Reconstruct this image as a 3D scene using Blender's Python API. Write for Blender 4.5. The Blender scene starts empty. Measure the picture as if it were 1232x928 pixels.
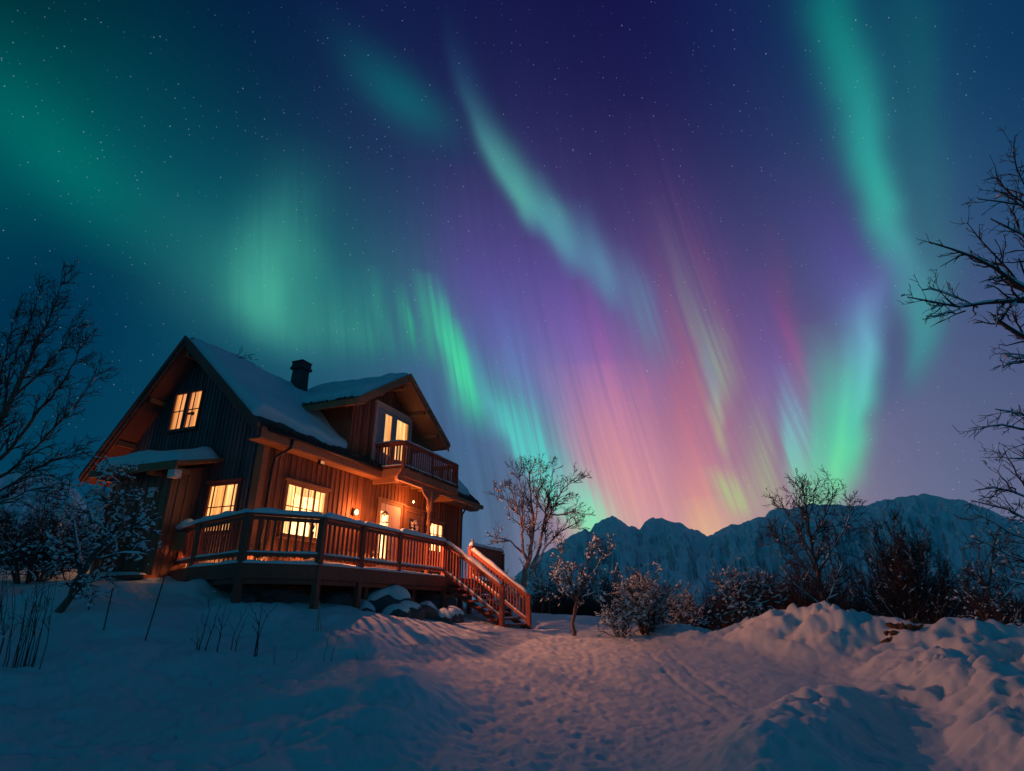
import bpy, math, random
import numpy as np
from mathutils import Vector, Matrix

S = bpy.context.scene
COL = S.collection
R = math.radians

# ------------------------------------------------------------------ camera
EYE = 1.65                      # height of the lens above the datum
F, CX, CY, HZ = 684.0, 616.0, 464.0, 730.0
PITCH = math.atan((HZ - CY) / F)
SP, CP = math.sin(PITCH), math.cos(PITCH)
cam_d = bpy.data.cameras.new('camera'); cam = bpy.data.objects.new('camera', cam_d); COL.objects.link(cam)
cam_d.sensor_width = 36.0; cam_d.lens = F / 1232 * 36
cam_d.clip_start = 0.05; cam_d.clip_end = 20000
cam.location = (0, 0, EYE); cam.rotation_euler = (math.pi / 2 + PITCH, 0, 0)
S.camera = cam

# ------------------------------------------------------------------ view
S.view_settings.view_transform = 'Standard'
S.view_settings.look = 'None'
S.view_settings.exposure = 0.0
S.view_settings.gamma = 1.0
S.view_settings.use_curve_mapping = False
S.render.engine = 'CYCLES'
S.cycles.use_denoising = True
S.cycles.max_bounces = 6
S.cycles.sample_clamp_indirect = 3.0

def ray(px, py):                # photo pixel -> world direction
    x, d = px - CX, py - CY
    return np.array([x, F * CP + d * SP, F * SP - d * CP])
def at(px, py, Y):              # the point seen at a pixel at ground distance Y
    r = ray(px, py); r = r * (Y / r[1]); r[2] += EYE
    return r
def azel(px, py):
    r = ray(px, py)
    return math.degrees(math.atan2(r[0], r[1])), math.degrees(math.atan2(r[2], math.hypot(r[0], r[1])))
def pix(az, el):
    a, e = R(az), R(el)
    X, Y, Z = math.sin(a) * math.cos(e), math.cos(a) * math.cos(e), math.sin(e)
    fw = Y * CP + Z * SP; dn = Y * SP - Z * CP
    fw = max(fw, 0.15)
    return CX + F * X / fw, CY + F * dn / fw
def lin(c):
    c = c / 255.0
    return c / 12.92 if c <= 0.04045 else ((c + 0.055) / 1.055) ** 2.4
def rgb(*c): return tuple(lin(v) for v in c) + (1.0,)

# ------------------------------------------------------------------ night sky with aurora (world, by direction)
W = bpy.data.worlds.new('World'); S.world = W; W.use_nodes = True
nt = bpy.data.node_groups.new('aurora_sky', 'ShaderNodeTree')
nt.interface.new_socket('Color', in_out='OUTPUT', socket_type='NodeSocketColor')
def N(t, tree=None, **kw):
    n = (tree or nt).nodes.new(t)
    for k, v in kw.items(): setattr(n, k, v)
    return n
def put(tree, sock, v):
    if hasattr(v, 'is_linked'): tree.links.new(v, sock)
    else: sock.default_value = v
def M(op, a, b=None, c=None, tree=None, clamp=False):
    tree = tree or nt
    n = N('ShaderNodeMath', tree, operation=op, use_clamp=clamp)
    for s, v in zip(n.inputs, (a, b, c)):
        if v is not None: put(tree, s, v)
    return n.outputs[0]
def VM(op, a, b=None, scale=None, tree=None):
    tree = tree or nt
    n = N('ShaderNodeVectorMath', tree, operation=op)
    put(tree, n.inputs[0], a)
    if b is not None: put(tree, n.inputs[1], b)
    if scale is not None: put(tree, n.inputs['Scale'], scale)
    return n.outputs[0]
def ramp(fac, stops, interp='LINEAR', tree=None):
    tree = tree or nt
    n = N('ShaderNodeValToRGB', tree); n.color_ramp.interpolation = interp
    put(tree, n.inputs[0], fac); e = n.color_ramp.elements
    while len(e) > 1: e.remove(e[-1])
    for i, (p, c) in enumerate(stops):
        q = e[0] if i == 0 else e.new(min(max(p, 0), 1))
        q.position = min(max(p, 0), 1); q.color = c
    return n
def mixc(fac, a, b, tree=None, blend='MIX'):
    tree = tree or nt
    n = N('ShaderNodeMix', tree, data_type='RGBA', blend_type=blend)
    put(tree, n.inputs[0], fac); put(tree, n.inputs[6], a); put(tree, n.inputs[7], b)
    return n.outputs[2]

SKY_Y = [0, 93, 186, 280, 373, 466, 560, 640]
SKY = [
 [(0,40,50),(0,33,55),(4,30,66),(16,28,72),(19,22,70),(20,19,72),(17,40,86),(12,66,94),(10,48,90)],
 [(0,84,86),(0,66,78),(3,38,68),(22,34,78),(28,32,80),(25,25,78),(22,42,92),(25,68,104),(12,50,94)],
 [(0,100,98),(0,84,90),(10,60,84),(30,48,88),(46,47,96),(42,36,88),(40,52,100),(45,84,118),(22,68,106)],
 [(0,45,75),(0,56,82),(16,88,102),(38,74,106),(70,64,120),(68,60,112),(58,62,112),(60,88,126),(35,75,116)],
 [(0,40,70),(0,48,80),(26,100,112),(50,116,126),(100,92,164),(108,84,146),(85,72,124),(80,92,134),(62,80,122)],
 [(0,54,80),(0,58,86),(15,72,98),(42,86,118),(98,112,168),(148,112,164),(122,92,140),(92,108,144),(82,90,128)],
 [(0,62,86),(5,62,90),(20,64,95),(50,84,118),(72,108,138),(178,124,154),(148,114,144),(96,106,142),(92,98,134)],
 [(0,62,90),(5,60,92),(25,65,100),(55,85,118),(80,106,138),(210,150,160),(188,148,150),(106,116,144),(96,106,138)]]
def sky_rgb(px, py):
    px = min(max(px, 0), 1232); py = min(max(py, 0), 640)
    i = min(int(px / 154), 7); fx = px / 154 - i
    j = max(k for k in range(7) if SKY_Y[k] <= py); fy = (py - SKY_Y[j]) / (SKY_Y[j+1] - SKY_Y[j])
    o = []
    for k in range(3):
        t = SKY[j][i][k] * (1-fx) + SKY[j][i+1][k] * fx
        b = SKY[j+1][i][k] * (1-fx) + SKY[j+1][i+1][k] * fx
        o.append(lin(t * (1-fy) + b * fy))
    return o
# each curtain: (points (x, y, (r,g,b), alpha) in photo coordinates, width left/right at first and last point, rays?)
CURT = [
 # broad soft glows first
 ([(20,20,(0,70,76),0),(30,90,(0,84,86),.6),(60,165,(0,106,102),1),(105,240,(0,104,102),.9),(150,325,(0,80,92),0)], (75,95),(60,90),0),
 ([(410,10,(15,55,86),0),(445,60,(14,66,92),.5),(480,115,(12,98,112),1),(512,160,(24,80,104),.6),(535,200,(30,60,96),0)], (30,32),(32,24),0),
 ([(235,120,(4,62,84),0),(260,200,(6,74,92),.6),(285,270,(15,92,104),.8),(310,340,(40,125,124),.8),(330,400,(50,120,125),.5),(345,440,(30,90,110),0)], (80,75),(60,60),0),
 ([(372,170,(36,100,112),0),(358,220,(40,116,120),.3),(342,280,(58,150,142),.65),(326,330,(70,172,150),.9),(324,368,(74,182,156),.9),(336,402,(62,150,140),.8),(352,440,(40,110,120),0)], (26,24),(28,32),2),
 ([(300,300,(40,120,124),0),(304,340,(62,160,146),.5),(310,380,(66,164,146),.6),(318,412,(44,120,124),0)], (9,7),(10,8),0),
 ([(352,290,(44,120,124),0),(352,330,(58,152,142),.5),(356,370,(56,140,132),.5),(364,405,(40,104,116),0)], (8,8),(9,9),0),
 ([(355,260,(40,110,116),0),(362,310,(52,140,132),.65),(368,350,(46,128,126),.4),(372,400,(40,110,120),0)], (14,16),(14,16),0),
 ([(400,320,(35,110,118),0),(415,385,(52,135,130),.85),(425,415,(50,128,126),.8),(432,445,(40,90,115),0)], (46,34),(40,40),1),
 ([(560,200,(70,50,122),0),(562,290,(84,64,138),.5),(575,360,(96,80,158),.6),(600,430,(90,100,165),0)], (26,50),(30,60),0),
 ([(1094,-120,(10,70,90),0),(1098,-20,(12,88,100),.55),(1105,110,(22,96,110),.6),(1112,210,(40,104,120),.6),(1125,330,(58,112,130),.6),(1112,420,(60,118,134),.6),(1092,480,(70,110,134),0)], (34,22),(30,16),0),
 ([(940,190,(60,50,110),0),(1000,260,(72,60,128),.6),(1040,350,(96,92,166),.8),(1055,390,(90,110,170),0)], (40,30),(30,24),0),
 ([(770,140,(52,40,96),0),(805,260,(86,62,112),.5),(830,370,(128,82,128),.8),(838,460,(160,100,136),.8),(846,560,(200,128,142),.5),(850,640,(214,150,150),0)], (26,26),(30,26),1),
 # pink curtains
 ([(690,330,(110,72,150),0),(712,410,(140,88,160),.8),(742,500,(184,118,166),.9),(768,580,(214,146,158),.7),(785,650,(220,160,160),0)], (14,16),(20,20),1),
 ([(585,320,(84,70,150),0),(606,380,(96,96,170),.6),(628,450,(100,128,182),.7),(648,520,(110,150,185),0)], (12,12),(14,12),1),
 ([(650,390,(100,100,170),0),(672,460,(124,136,184),.6),(690,530,(160,150,182),.6),(702,590,(190,160,175),0)], (9,8),(11,8),1),
 ([(752,400,(120,80,140),0),(772,470,(166,108,152),.6),(790,550,(198,134,156),.6),(802,620,(214,152,156),0)], (8,7),(12,8),1),
 ([(890,380,(96,76,136),0),(908,450,(126,100,160),.6),(922,520,(150,124,160),.5),(930,580,(170,150,150),0)], (9,7),(11,8),1),
 ([(700,560,(214,150,160),0),(712,600,(222,160,160),.7),(724,640,(226,166,158),.6),(732,680,(226,166,158),0)], (26,26),(30,30),0),
 ([(640,300,(80,64,140),0),(668,370,(104,84,164),.7),(700,450,(140,110,175),.75),(722,520,(176,130,170),.6),(738,590,(206,150,165),0)], (16,18),(24,20),1),
 ([(722,440,(206,136,156),0),(735,530,(206,140,156),.75),(745,600,(218,156,156),.75),(750,660,(222,160,155),.4),(754,700,(222,160,155),0)], (28,28),(34,34),1),
 ([(920,270,(80,62,110),0),(942,370,(122,76,130),.6),(960,440,(146,90,144),.75),(976,500,(140,100,150),.5),(986,545,(130,130,150),0)], (14,10),(18,10),1),
 ([(815,430,(170,98,128),0),(826,500,(178,112,138),.65),(838,560,(200,130,148),.8),(848,610,(220,150,140),.7),(856,660,(226,170,140),.5),(860,700,(226,170,140),0)], (18,14),(18,14),1),
 ([(895,330,(96,70,140),0),(925,420,(110,88,156),.7),(940,470,(128,112,168),.6),(948,520,(130,140,170),0)], (16,14),(14,10),1),
 # long left-to-right band across the middle
 ([(535,10,(24,44,90),0),(552,80,(30,66,104),.5),(575,140,(52,98,124),.75),(598,190,(76,148,150),1),(622,240,(78,152,154),1),(652,275,(80,146,166),.9),(700,312,(86,128,164),.8),(745,352,(88,122,164),.45),(775,400,(90,110,160),0)], (6,12),(14,30),0),
 ([(612,190,(60,110,130),0),(622,225,(84,166,158),.8),(632,262,(84,160,160),.7),(640,285,(80,120,160),0)], (5,6),(6,6),0),
 ([(648,210,(60,90,130),0),(664,255,(84,148,162),.75),(678,300,(88,144,168),.8),(688,335,(86,110,164),0)], (7,7),(8,7),0),
 ([(696,240,(60,80,130),0),(714,300,(90,138,166),.6),(732,345,(94,140,170),.75),(744,375,(90,110,160),0)], (8,8),(9,7),0),
 ([(740,300,(90,100,140),0),(765,350,(94,122,158),.6),(785,400,(100,124,158),.6),(795,450,(110,120,155),0)], (12,10),(16,12),1),
 ([(785,240,(80,80,120),0),(812,310,(90,98,136),.35),(842,385,(116,128,144),.55),(862,440,(142,154,142),.9),(868,470,(140,150,142),.6),(872,505,(150,150,140),0)], (8,13),(15,10),1),
 ([(838,400,(110,130,160),0),(852,455,(132,140,165),.8),(862,490,(160,165,150),.9),(870,522,(176,180,140),.8),(880,560,(170,160,140),0)], (6,5),(5,3),1),
 # right long streak
 ([(985,-110,(12,90,104),0),(1000,-10,(14,118,120),.9),(1016,60,(22,126,126),.95),(1034,130,(38,140,142),1),(1052,195,(46,156,152),1),(1068,245,(58,164,156),1),(1080,290,(66,152,158),.9),(1090,340,(84,140,168),.7),(1106,400,(80,138,156),0)], (30,26),(10,6),0),
 ([(1092,300,(60,130,146),0),(1100,350,(70,144,154),.8),(1106,400,(66,146,152),.95),(1102,440,(66,136,146),.8),(1090,480,(74,110,134),0)], (13,14),(9,16),0),
 ([(1072,372,(76,84,128),0),(1068,405,(74,84,128),.85),(1064,440,(76,86,130),.95),(1056,480,(80,88,132),.7),(1048,510,(86,94,134),0)], (13,16),(8,18),0),
 # right bright curtain down to the mountain
 ([(1068,310,(104,110,170),0),(1052,370,(104,140,188),.8),(1042,430,(100,172,190),1),(1038,480,(86,190,180),1),(1026,520,(86,204,170),1),(1012,560,(96,212,166),1),(1000,592,(120,206,160),.8),(990,625,(130,160,150),0)], (26,9),(14,15),0),
 ([(985,390,(96,130,150),0),(1000,450,(92,168,160),.8),(1008,510,(88,190,164),.8),(1000,560,(96,205,162),.8),(990,615,(120,160,150),0)], (20,18),(16,13),0),
 ([(938,440,(116,120,165),0),(950,500,(124,168,190),.9),(960,555,(124,190,180),1),(972,600,(132,204,160),.8),(985,640,(140,170,150),0)], (6,12),(9,20),1),
 ([(905,480,(140,130,140),0),(920,540,(158,168,138),.6),(932,590,(164,184,138),.7),(942,630,(170,170,140),0)], (13,8),(18,8),1),
 ([(858,560,(190,170,140),0),(872,580,(176,186,138),.8),(890,608,(168,194,134),.8),(900,628,(180,180,140),0)], (9,16),(12,9),1),
 ([(845,600,(220,190,140),0),(855,640,(222,178,142),.7),(862,670,(222,178,142),.7),(864,710,(226,190,136),0)], (20,24),(20,24),0),
 ([(1050,350,(104,140,190),0),(1046,400,(110,170,200),.6),(1040,450,(104,190,196),.7),(1036,500,(96,200,180),.5),(1030,540,(90,190,160),0)], (6,4),(6,4),0),
 ([(1024,400,(96,160,180),0),(1022,460,(96,196,180),.6),(1016,520,(96,214,168),.8),(1008,575,(120,224,160),.8),(1000,610,(130,190,150),0)], (6,5),(5,5),0),
 ([(976,430,(96,130,160),0),(984,500,(96,176,170),.6),(988,560,(100,200,166),.7),(988,605,(130,190,150),0)], (5,4),(5,4),0),
 # bright green over the dormer
 ([(446,320,(46,130,128),0),(456,370,(54,150,136),.7),(464,420,(50,130,126),0)], (7,5),(7,5),0),
 ([(500,325,(54,140,134),0),(508,375,(60,168,142),.75),(516,425,(56,150,134),.5),(520,450,(50,120,126),0)], (6,4),(6,4),0),
 ([(548,385,(70,150,156),0),(562,435,(72,200,162),.8),(574,485,(72,190,166),.7),(584,530,(66,120,140),0)], (6,5),(8,6),0),
 ([(560,380,(86,110,166),0),(580,450,(84,150,178),.7),(598,510,(86,176,184),.6),(606,545,(86,150,170),0)], (7,6),(8,6),0),
 ([(478,340,(50,140,130),0),(488,380,(56,160,136),.75),(496,410,(50,150,132),.6),(502,440,(50,110,125),0)], (6,4),(6,3),1),
 ([(512,330,(56,140,136),0),(522,375,(62,178,146),.85),(532,410,(64,190,150),.8),(540,440,(60,150,140),0)], (7,4),(6,4),1),
 ([(520,330,(66,140,150),0),(536,380,(66,178,154),.7),(548,420,(66,206,158),1),(560,452,(74,220,162),1),(568,490,(66,190,160),.7),(576,525,(66,120,140),0)], (9,6),(16,7),1),
 # cyan sweep down to the birch
 ([(565,420,(70,130,150),0),(592,475,(80,168,172),.7),(612,515,(86,194,190),1),(628,555,(90,200,196),1),(650,585,(110,206,196),.9),(684,612,(130,218,194),.9),(712,645,(140,222,180),.6),(730,672,(140,222,180),0)], (9,26),(7,32),1),
 ([(690,560,(140,170,170),0),(702,595,(140,206,186),.7),(710,625,(140,226,180),.9),(716,650,(150,226,170),.8),(720,690,(150,226,170),0)], (14,16),(14,10),1),
]

# all colour ramps are made first, while the node tree is still small (editing their stops is slow in a big tree)
H_, SG = 7.0, 0.6
ROWS = []
for k in range(-1, 10):
    e0 = k * H_
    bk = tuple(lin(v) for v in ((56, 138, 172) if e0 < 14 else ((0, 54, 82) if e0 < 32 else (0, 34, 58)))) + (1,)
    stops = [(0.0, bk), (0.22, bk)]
    for az in np.arange(-63, 63.1, 6.3):
        stops.append((az / 360 + 0.5, tuple(sky_rgb(*pix(float(az), max(e0, 3)))) + (1,)))
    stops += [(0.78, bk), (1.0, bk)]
    ROWS.append((e0, ramp(0.0, stops, 'B_SPLINE')))
CRAMP = []
for pts, w0, w1, use_rays in CURT:
    els = [azel(p[0], p[1])[1] for p in pts]
    lo, hi = min(els), max(els); k8 = 0.84 / (hi - lo)
    stops = sorted([((els[i] - lo) * k8 + 0.08, tuple(lin(c) for c in pts[i][2]) + (pts[i][3],)) for i in range(len(pts))])
    c_lo, c_hi = stops[0][1], stops[-1][1]     # fades out beyond both ends
    stops = [(p, c_lo[:3] + (0.0,)) for p in (0.0, 0.03)] + stops + [(p, c_hi[:3] + (0.0,)) for p in (0.97, 1.0)]
    CRAMP.append((ramp(0.0, stops, 'B_SPLINE'), k8, 0.08 - lo * k8))

tc = N('ShaderNodeTexCoord'); sky_dir = tc.outputs['Generated']
sx = N('ShaderNodeSeparateXYZ'); nt.links.new(sky_dir, sx.inputs[0])
AZ = M('MULTIPLY', M('ARCTAN2', sx.outputs[0], sx.outputs[1]), 180 / math.pi)
EL = M('MULTIPLY', M('ARCSINE', sx.outputs[2]), 180 / math.pi)

AZN = M('MULTIPLY_ADD', AZ, 1/360, 0.5)
ELc = M('MINIMUM', M('MAXIMUM', EL, 0.0), 57.0)
base = None
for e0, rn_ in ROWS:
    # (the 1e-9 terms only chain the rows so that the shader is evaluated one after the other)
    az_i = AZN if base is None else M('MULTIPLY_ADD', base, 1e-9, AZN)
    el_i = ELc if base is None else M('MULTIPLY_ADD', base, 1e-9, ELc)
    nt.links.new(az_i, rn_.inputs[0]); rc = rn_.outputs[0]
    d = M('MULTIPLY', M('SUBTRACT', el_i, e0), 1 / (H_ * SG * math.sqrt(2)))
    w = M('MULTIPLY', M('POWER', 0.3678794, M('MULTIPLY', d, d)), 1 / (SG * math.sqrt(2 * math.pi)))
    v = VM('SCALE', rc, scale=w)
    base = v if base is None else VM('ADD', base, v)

# fine vertical rays shared by all curtains
sh = M('MULTIPLY_ADD', EL, 0.22, AZ)
cmb = N('ShaderNodeCombineXYZ'); nt.links.new(M('MULTIPLY', sh, 0.8), cmb.inputs[0]); nt.links.new(M('MULTIPLY', EL, 0.035), cmb.inputs[1])
nz = N('ShaderNodeTexNoise'); nz.inputs['Scale'].default_value = 1.0; nz.inputs['Detail'].default_value = 4.0
nz.inputs['Roughness'].default_value = 0.55
nt.links.new(cmb.outputs[0], nz.inputs['Vector'])
cmb2 = N('ShaderNodeCombineXYZ'); nt.links.new(M('MULTIPLY', sh, 1.9), cmb2.inputs[0]); nt.links.new(M('MULTIPLY', EL, 0.05), cmb2.inputs[1])
nzf = N('ShaderNodeTexNoise'); nzf.inputs['Scale'].default_value = 1.0; nzf.inputs['Detail'].default_value = 3.0
nt.links.new(cmb2.outputs[0], nzf.inputs['Vector'])
RAYS = M('MULTIPLY', M('MULTIPLY_ADD', nz.outputs[0], 1.5, 0.3), M('MAXIMUM', M('MULTIPLY_ADD', nzf.outputs[0], 2.4, -0.2), 0.25))
SOFT = M('MULTIPLY_ADD', RAYS, 0.3, 0.7)
# slow wobble so no curtain edge is a perfect curve
nz2 = N('ShaderNodeTexNoise'); nz2.inputs['Scale'].default_value = 7.0; nz2.inputs['Detail'].default_value = 2.0
nt.links.new(sky_dir, nz2.inputs['Vector'])
WOB = M('MULTIPLY', M('SUBTRACT', nz2.outputs[0], 0.5), 3.0)
AZW = M('ADD', AZ, WOB)

rmod = M('MULTIPLY_ADD', M('SUBTRACT', nz.outputs[0], 0.5), M('MULTIPLY', M('MULTIPLY_ADD', EL, -0.018, 1.1, clamp=True), M('POWER', 0.3678794, M('POWER', M('MULTIPLY', M('SUBTRACT', AZ, 1.0), 1/15), 2.0))), 1.0)
sky = VM('SCALE', base, scale=rmod)
for (pts, w0, w1, use_rays), (cr, k8, off8) in zip(CURT, CRAMP):
    P_ = [azel(p[0], p[1]) for p in pts]
    els = np.array([p[1] for p in P_]); azs = np.array([p[0] for p in P_])
    deg = 3 if len(pts) >= 6 else 2
    co = np.polyfit(els, azs, deg)
    el_i = M('MULTIPLY_ADD', sky, 1e-8, EL)
    acc = float(co[0])
    for c in co[1:]:
        acc = M('MULTIPLY_ADD', el_i, acc, float(c))
    s = M('SUBTRACT', AZW, acc)
    def wdeg(i, w):   # a width in photo pixels -> degrees of azimuth at that place
        return azel(pts[i][0] + w, pts[i][1])[0] - azel(pts[i][0], pts[i][1])[0]
    e0, e1 = els[0], els[-1]
    def wid(j):
        a, b = wdeg(0, w0[j]) * 1.55, wdeg(-1, w1[j]) * 1.55
        k = (b - a) / (e1 - e0)
        return M('MAXIMUM', M('MULTIPLY_ADD', el_i, float(k), float(a - k * e0)), 0.25)
    q = M('MAXIMUM', M('DIVIDE', s, wid(1)), M('DIVIDE', M('MULTIPLY', s, -1.0), wid(0)))
    prof = M('POWER', 0.3678794, M('MULTIPLY', q, q))
    nt.links.new(M('MULTIPLY_ADD', el_i, k8, off8), cr.inputs[0])
    f = M('MULTIPLY', prof, cr.outputs[1])
    f = M('MULTIPLY', f, (1.0, RAYS, SOFT)[use_rays], clamp=True)
    sky = mixc(f, sky, cr.outputs[0])

def stars(scale, rad, gain, power):
    v = N('ShaderNodeTexVoronoi'); v.inputs['Scale'].default_value = scale; v.inputs['Randomness'].default_value = 1.0
    nt.links.new(sky_dir, v.inputs['Vector'])
    d = M('MULTIPLY', v.outputs['Distance'], 1 / (scale * rad))
    m = M('SUBTRACT', 1.0, M('MULTIPLY', d, d), clamp=True)
    c = N('ShaderNodeSeparateColor'); nt.links.new(v.outputs['Color'], c.inputs[0])
    b = M('POWER', c.outputs[0], power)
    return M('MULTIPLY', M('MULTIPLY', m, b), gain)
rich = N('ShaderNodeTexNoise'); rich.inputs['Scale'].default_value = 2.2; rich.inputs['Detail'].default_value = 2
nt.links.new(sky_dir, rich.inputs['Vector'])
dens = M('MULTIPLY_ADD', M('MULTIPLY_ADD', rich.outputs[0], 2.4, -0.7, clamp=True), 1.0, 0.25)
st = M('MULTIPLY', stars(150.0, 0.0009, 0.38, 4.0), dens)
st = M('ADD', st, stars(30.0, 0.0011, 0.6, 3.4))
stc = VM('SCALE', (0.62, 0.80, 1.0), scale=st)
sky = VM('ADD', sky, stc)
go = N('NodeGroupOutput'); nt.links.new(sky, go.inputs[0])
wt = W.node_tree; wt.nodes.clear()
gn = N('ShaderNodeGroup', wt); gn.node_tree = nt
bg = N('ShaderNodeBackground', wt); wt.links.new(gn.outputs[0], bg.inputs[0]); bg.inputs[1].default_value = 1.0
wo = N('ShaderNodeOutputWorld', wt); wt.links.new(bg.outputs[0], wo.inputs[0])

# ------------------------------------------------------------------ moonless night: one very faint, broad sky-side lamp
sun_d = bpy.data.lights.new('sun', 'SUN'); sun = bpy.data.objects.new('sun', sun_d); COL.objects.link(sun)
sun_d.energy = 0.045; sun_d.angle = R(60); sun_d.color = (0.0, 0.80, 1.0)
sun.rotation_euler = (R(52), 0, R(-35))

# ------------------------------------------------------------------ materials
def mat(name):
    m = bpy.data.materials.new(name); m.use_nodes = True
    t = m.node_tree; b = t.nodes['Principled BSDF']
    return m, t, b
def noise(t, scale, detail=3.0, vec=None, rough=0.55):
    n = N('ShaderNodeTexNoise', t); n.inputs['Scale'].default_value = scale
    n.inputs['Detail'].default_value = detail; n.inputs['Roughness'].default_value = rough
    if vec is not None: t.links.new(vec, n.inputs['Vector'])
    return n.outputs[0]
def coords(t, scale=(1, 1, 1)):
    c = N('ShaderNodeTexCoord', t); mp = N('ShaderNodeMapping', t); mp.inputs['Scale'].default_value = scale
    t.links.new(c.outputs['Object'], mp.inputs[0]); return mp.outputs[0]
def bump(t, b, h, strength, dist):
    n = N('ShaderNodeBump', t); n.inputs['Strength'].default_value = strength; n.inputs['Distance'].default_value = dist
    t.links.new(h, n.inputs['Height']); t.links.new(n.outputs[0], b.inputs['Normal'])

def snow_mat(name, fine=24.0, coarse=5.0, d1=0.022, d2=0.055):
    m, t, b = mat(name)
    v = coords(t)
    n1 = noise(t, coarse, 5, v); n2 = noise(t, fine, 4, v)
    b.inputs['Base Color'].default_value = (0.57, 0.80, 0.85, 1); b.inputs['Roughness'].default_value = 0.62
    b.inputs['Specular IOR Level'].default_value = 0.25
    h = M('ADD', M('MULTIPLY', n1, d2), M('MULTIPLY', n2, d1), tree=t)
    h = M('ADD', h, M('MULTIPLY', noise(t, fine * 3.4, 3, v), d1 * 0.5, tree=t), tree=t)
    bump(t, b, h, 0.9, 1.0)
    return m
SNOW = snow_mat('snow'); SNOWCAP = snow_mat('snow_on_things', 14, 3, 0.006, 0.03)

def wood_mat(name, dark, light, grain=(9, 9, 0.7), board=None, rough=0.75):
    m, t, b = mat(name)
    v = coords(t, grain)
    g = noise(t, 3.0, 6, v, 0.65)
    c = ramp(g, [(0.28, dark + (1,)), (0.72, light + (1,))], tree=t).outputs[0]
    w2 = noise(t, 0.7, 3, coords(t))
    c = mixc(M('MULTIPLY_ADD', w2, 1.2, -0.35, tree=t, clamp=True), c, tuple(x * 0.55 for x in dark) + (1,), tree=t)
    if board:
        axis, width = board
        tc = N('ShaderNodeTexCoord', t); sp = N('ShaderNodeSeparateXYZ', t); t.links.new(tc.outputs['Object'], sp.inputs[0])
        fl = M('FLOOR', M('MULTIPLY', sp.outputs[axis], 1 / width, tree=t), tree=t)
        wn = N('ShaderNodeTexWhiteNoise', t, noise_dimensions='1D'); t.links.new(fl, wn.inputs['W'])
        k = M('MULTIPLY_ADD', wn.outputs['Value'], 0.6, 0.65, tree=t)
        c = VM('SCALE', c, scale=k, tree=t)
    t.links.new(c, b.inputs['Base Color']); b.inputs['Roughness'].default_value = rough
    bump(t, b, g, 0.35, 0.012)
    return m
WALLW = wood_mat('stained_cladding', (0.15, 0.055, 0.025), (0.30, 0.12, 0.055), board=(0, 0.25))
GABLEW = wood_mat('weathered_cladding', (0.075, 0.072, 0.080), (0.135, 0.13, 0.145), board=(1, 0.17))
PORCHW = wood_mat('old_planks', (0.20, 0.095, 0.062), (0.36, 0.18, 0.115), board=(1, 0.3))
TRIMW = wood_mat('brown_trim', (0.17, 0.055, 0.042), (0.29, 0.100, 0.072), grain=(6, 6, 6))
BEAMW = wood_mat('beam_wood', (0.24, 0.11, 0.05), (0.42, 0.21, 0.10), grain=(1.2, 7, 7))
DECKW = wood_mat('deck_wood', (0.21, 0.060, 0.036), (0.36, 0.108, 0.064), grain=(5, 5, 2))
PALEW = wood_mat('pale_painted_wood', (0.52, 0.42, 0.36), (0.68, 0.58, 0.52), grain=(5, 5, 1))
DOORW = wood_mat('grey_door_paint', (0.30, 0.31, 0.33), (0.40, 0.41, 0.43), grain=(5, 5, 1))
BARK = wood_mat('bark', (0.07, 0.05, 0.042), (0.16, 0.12, 0.10), grain=(6, 6, 2))
BIRCH = wood_mat('birch_bark', (0.20, 0.15, 0.12), (0.50, 0.42, 0.36), grain=(3, 3, 7))
TWIG = wood_mat('twig_bark', (0.030, 0.024, 0.024), (0.065, 0.050, 0.047))
def plain(name, col, rough=0.6, metal=0.0):
    m, t, b = mat(name)
    n = noise(t, 14, 4, coords(t))
    c = ramp(n, [(0.3, tuple(x * 0.75 for x in col) + (1,)), (0.7, tuple(min(1, x * 1.2) for x in col) + (1,))], tree=t).outputs[0]
    t.links.new(c, b.inputs['Base Color'])
    b.inputs['Roughness'].default_value = rough; b.inputs['Metallic'].default_value = metal
    bump(t, b, n, 0.2, 0.01)
    return m
ROOFD = plain('roofing_felt', (0.05, 0.045, 0.045), 0.85)
TURF = plain('frozen_turf', (0.055, 0.045, 0.03), 0.9)
METAL = plain('black_metal', (0.025, 0.025, 0.028), 0.45, 0.4)
CHIM = plain('soot_brick', (0.05, 0.05, 0.055), 0.85)
ROCK = plain('dark_rock', (0.10, 0.095, 0.10), 0.85)
EARTH = plain('bare_earth', (0.07, 0.045, 0.025), 0.95)
GRASS = plain('dead_grass', (0.30, 0.26, 0.07), 0.8)
WREATH = plain('dried_wreath', (0.55, 0.50, 0.48), 0.9)
DARKGL = plain('dark_glass', (0.03, 0.03, 0.04), 0.12)
WHITEP = plain('white_plate', (0.72, 0.70, 0.66), 0.5)

def lit(name, col, strength, fold=9.0, axis='xy', contrast=0.6):
    """a lit window pane: lamplight through a thin curtain hanging in folds"""
    m, t, b = mat(name)
    sc = (fold, fold, 0.35)
    n = noise(t, 1.0, 3, coords(t, sc)); n2 = noise(t, 0.9, 2, coords(t))
    k = M('MAXIMUM', M('MULTIPLY_ADD', n, 5 * contrast, 1 - 2.5 * contrast, tree=t), 0.12, tree=t)
    k = M('MULTIPLY', k, M('MULTIPLY_ADD', n2, 0.9, 0.55, tree=t), tree=t)
    b.inputs['Base Color'].default_value = (0.05, 0.03, 0.02, 1); b.inputs['Roughness'].default_value = 0.15
    b.inputs['Emission Color'].default_value = col + (1,)
    t.links.new(M('MULTIPLY', k, strength, tree=t), b.inputs['Emission Strength'])
    return m
LITMAIN = lit('lit_pane', (1.0, 0.48, 0.17), 4.2, 8, contrast=0.62)
LITGAB = lit('lit_pane_curtain', (1.0, 0.42, 0.12), 2.1, 9, contrast=0.7)
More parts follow.
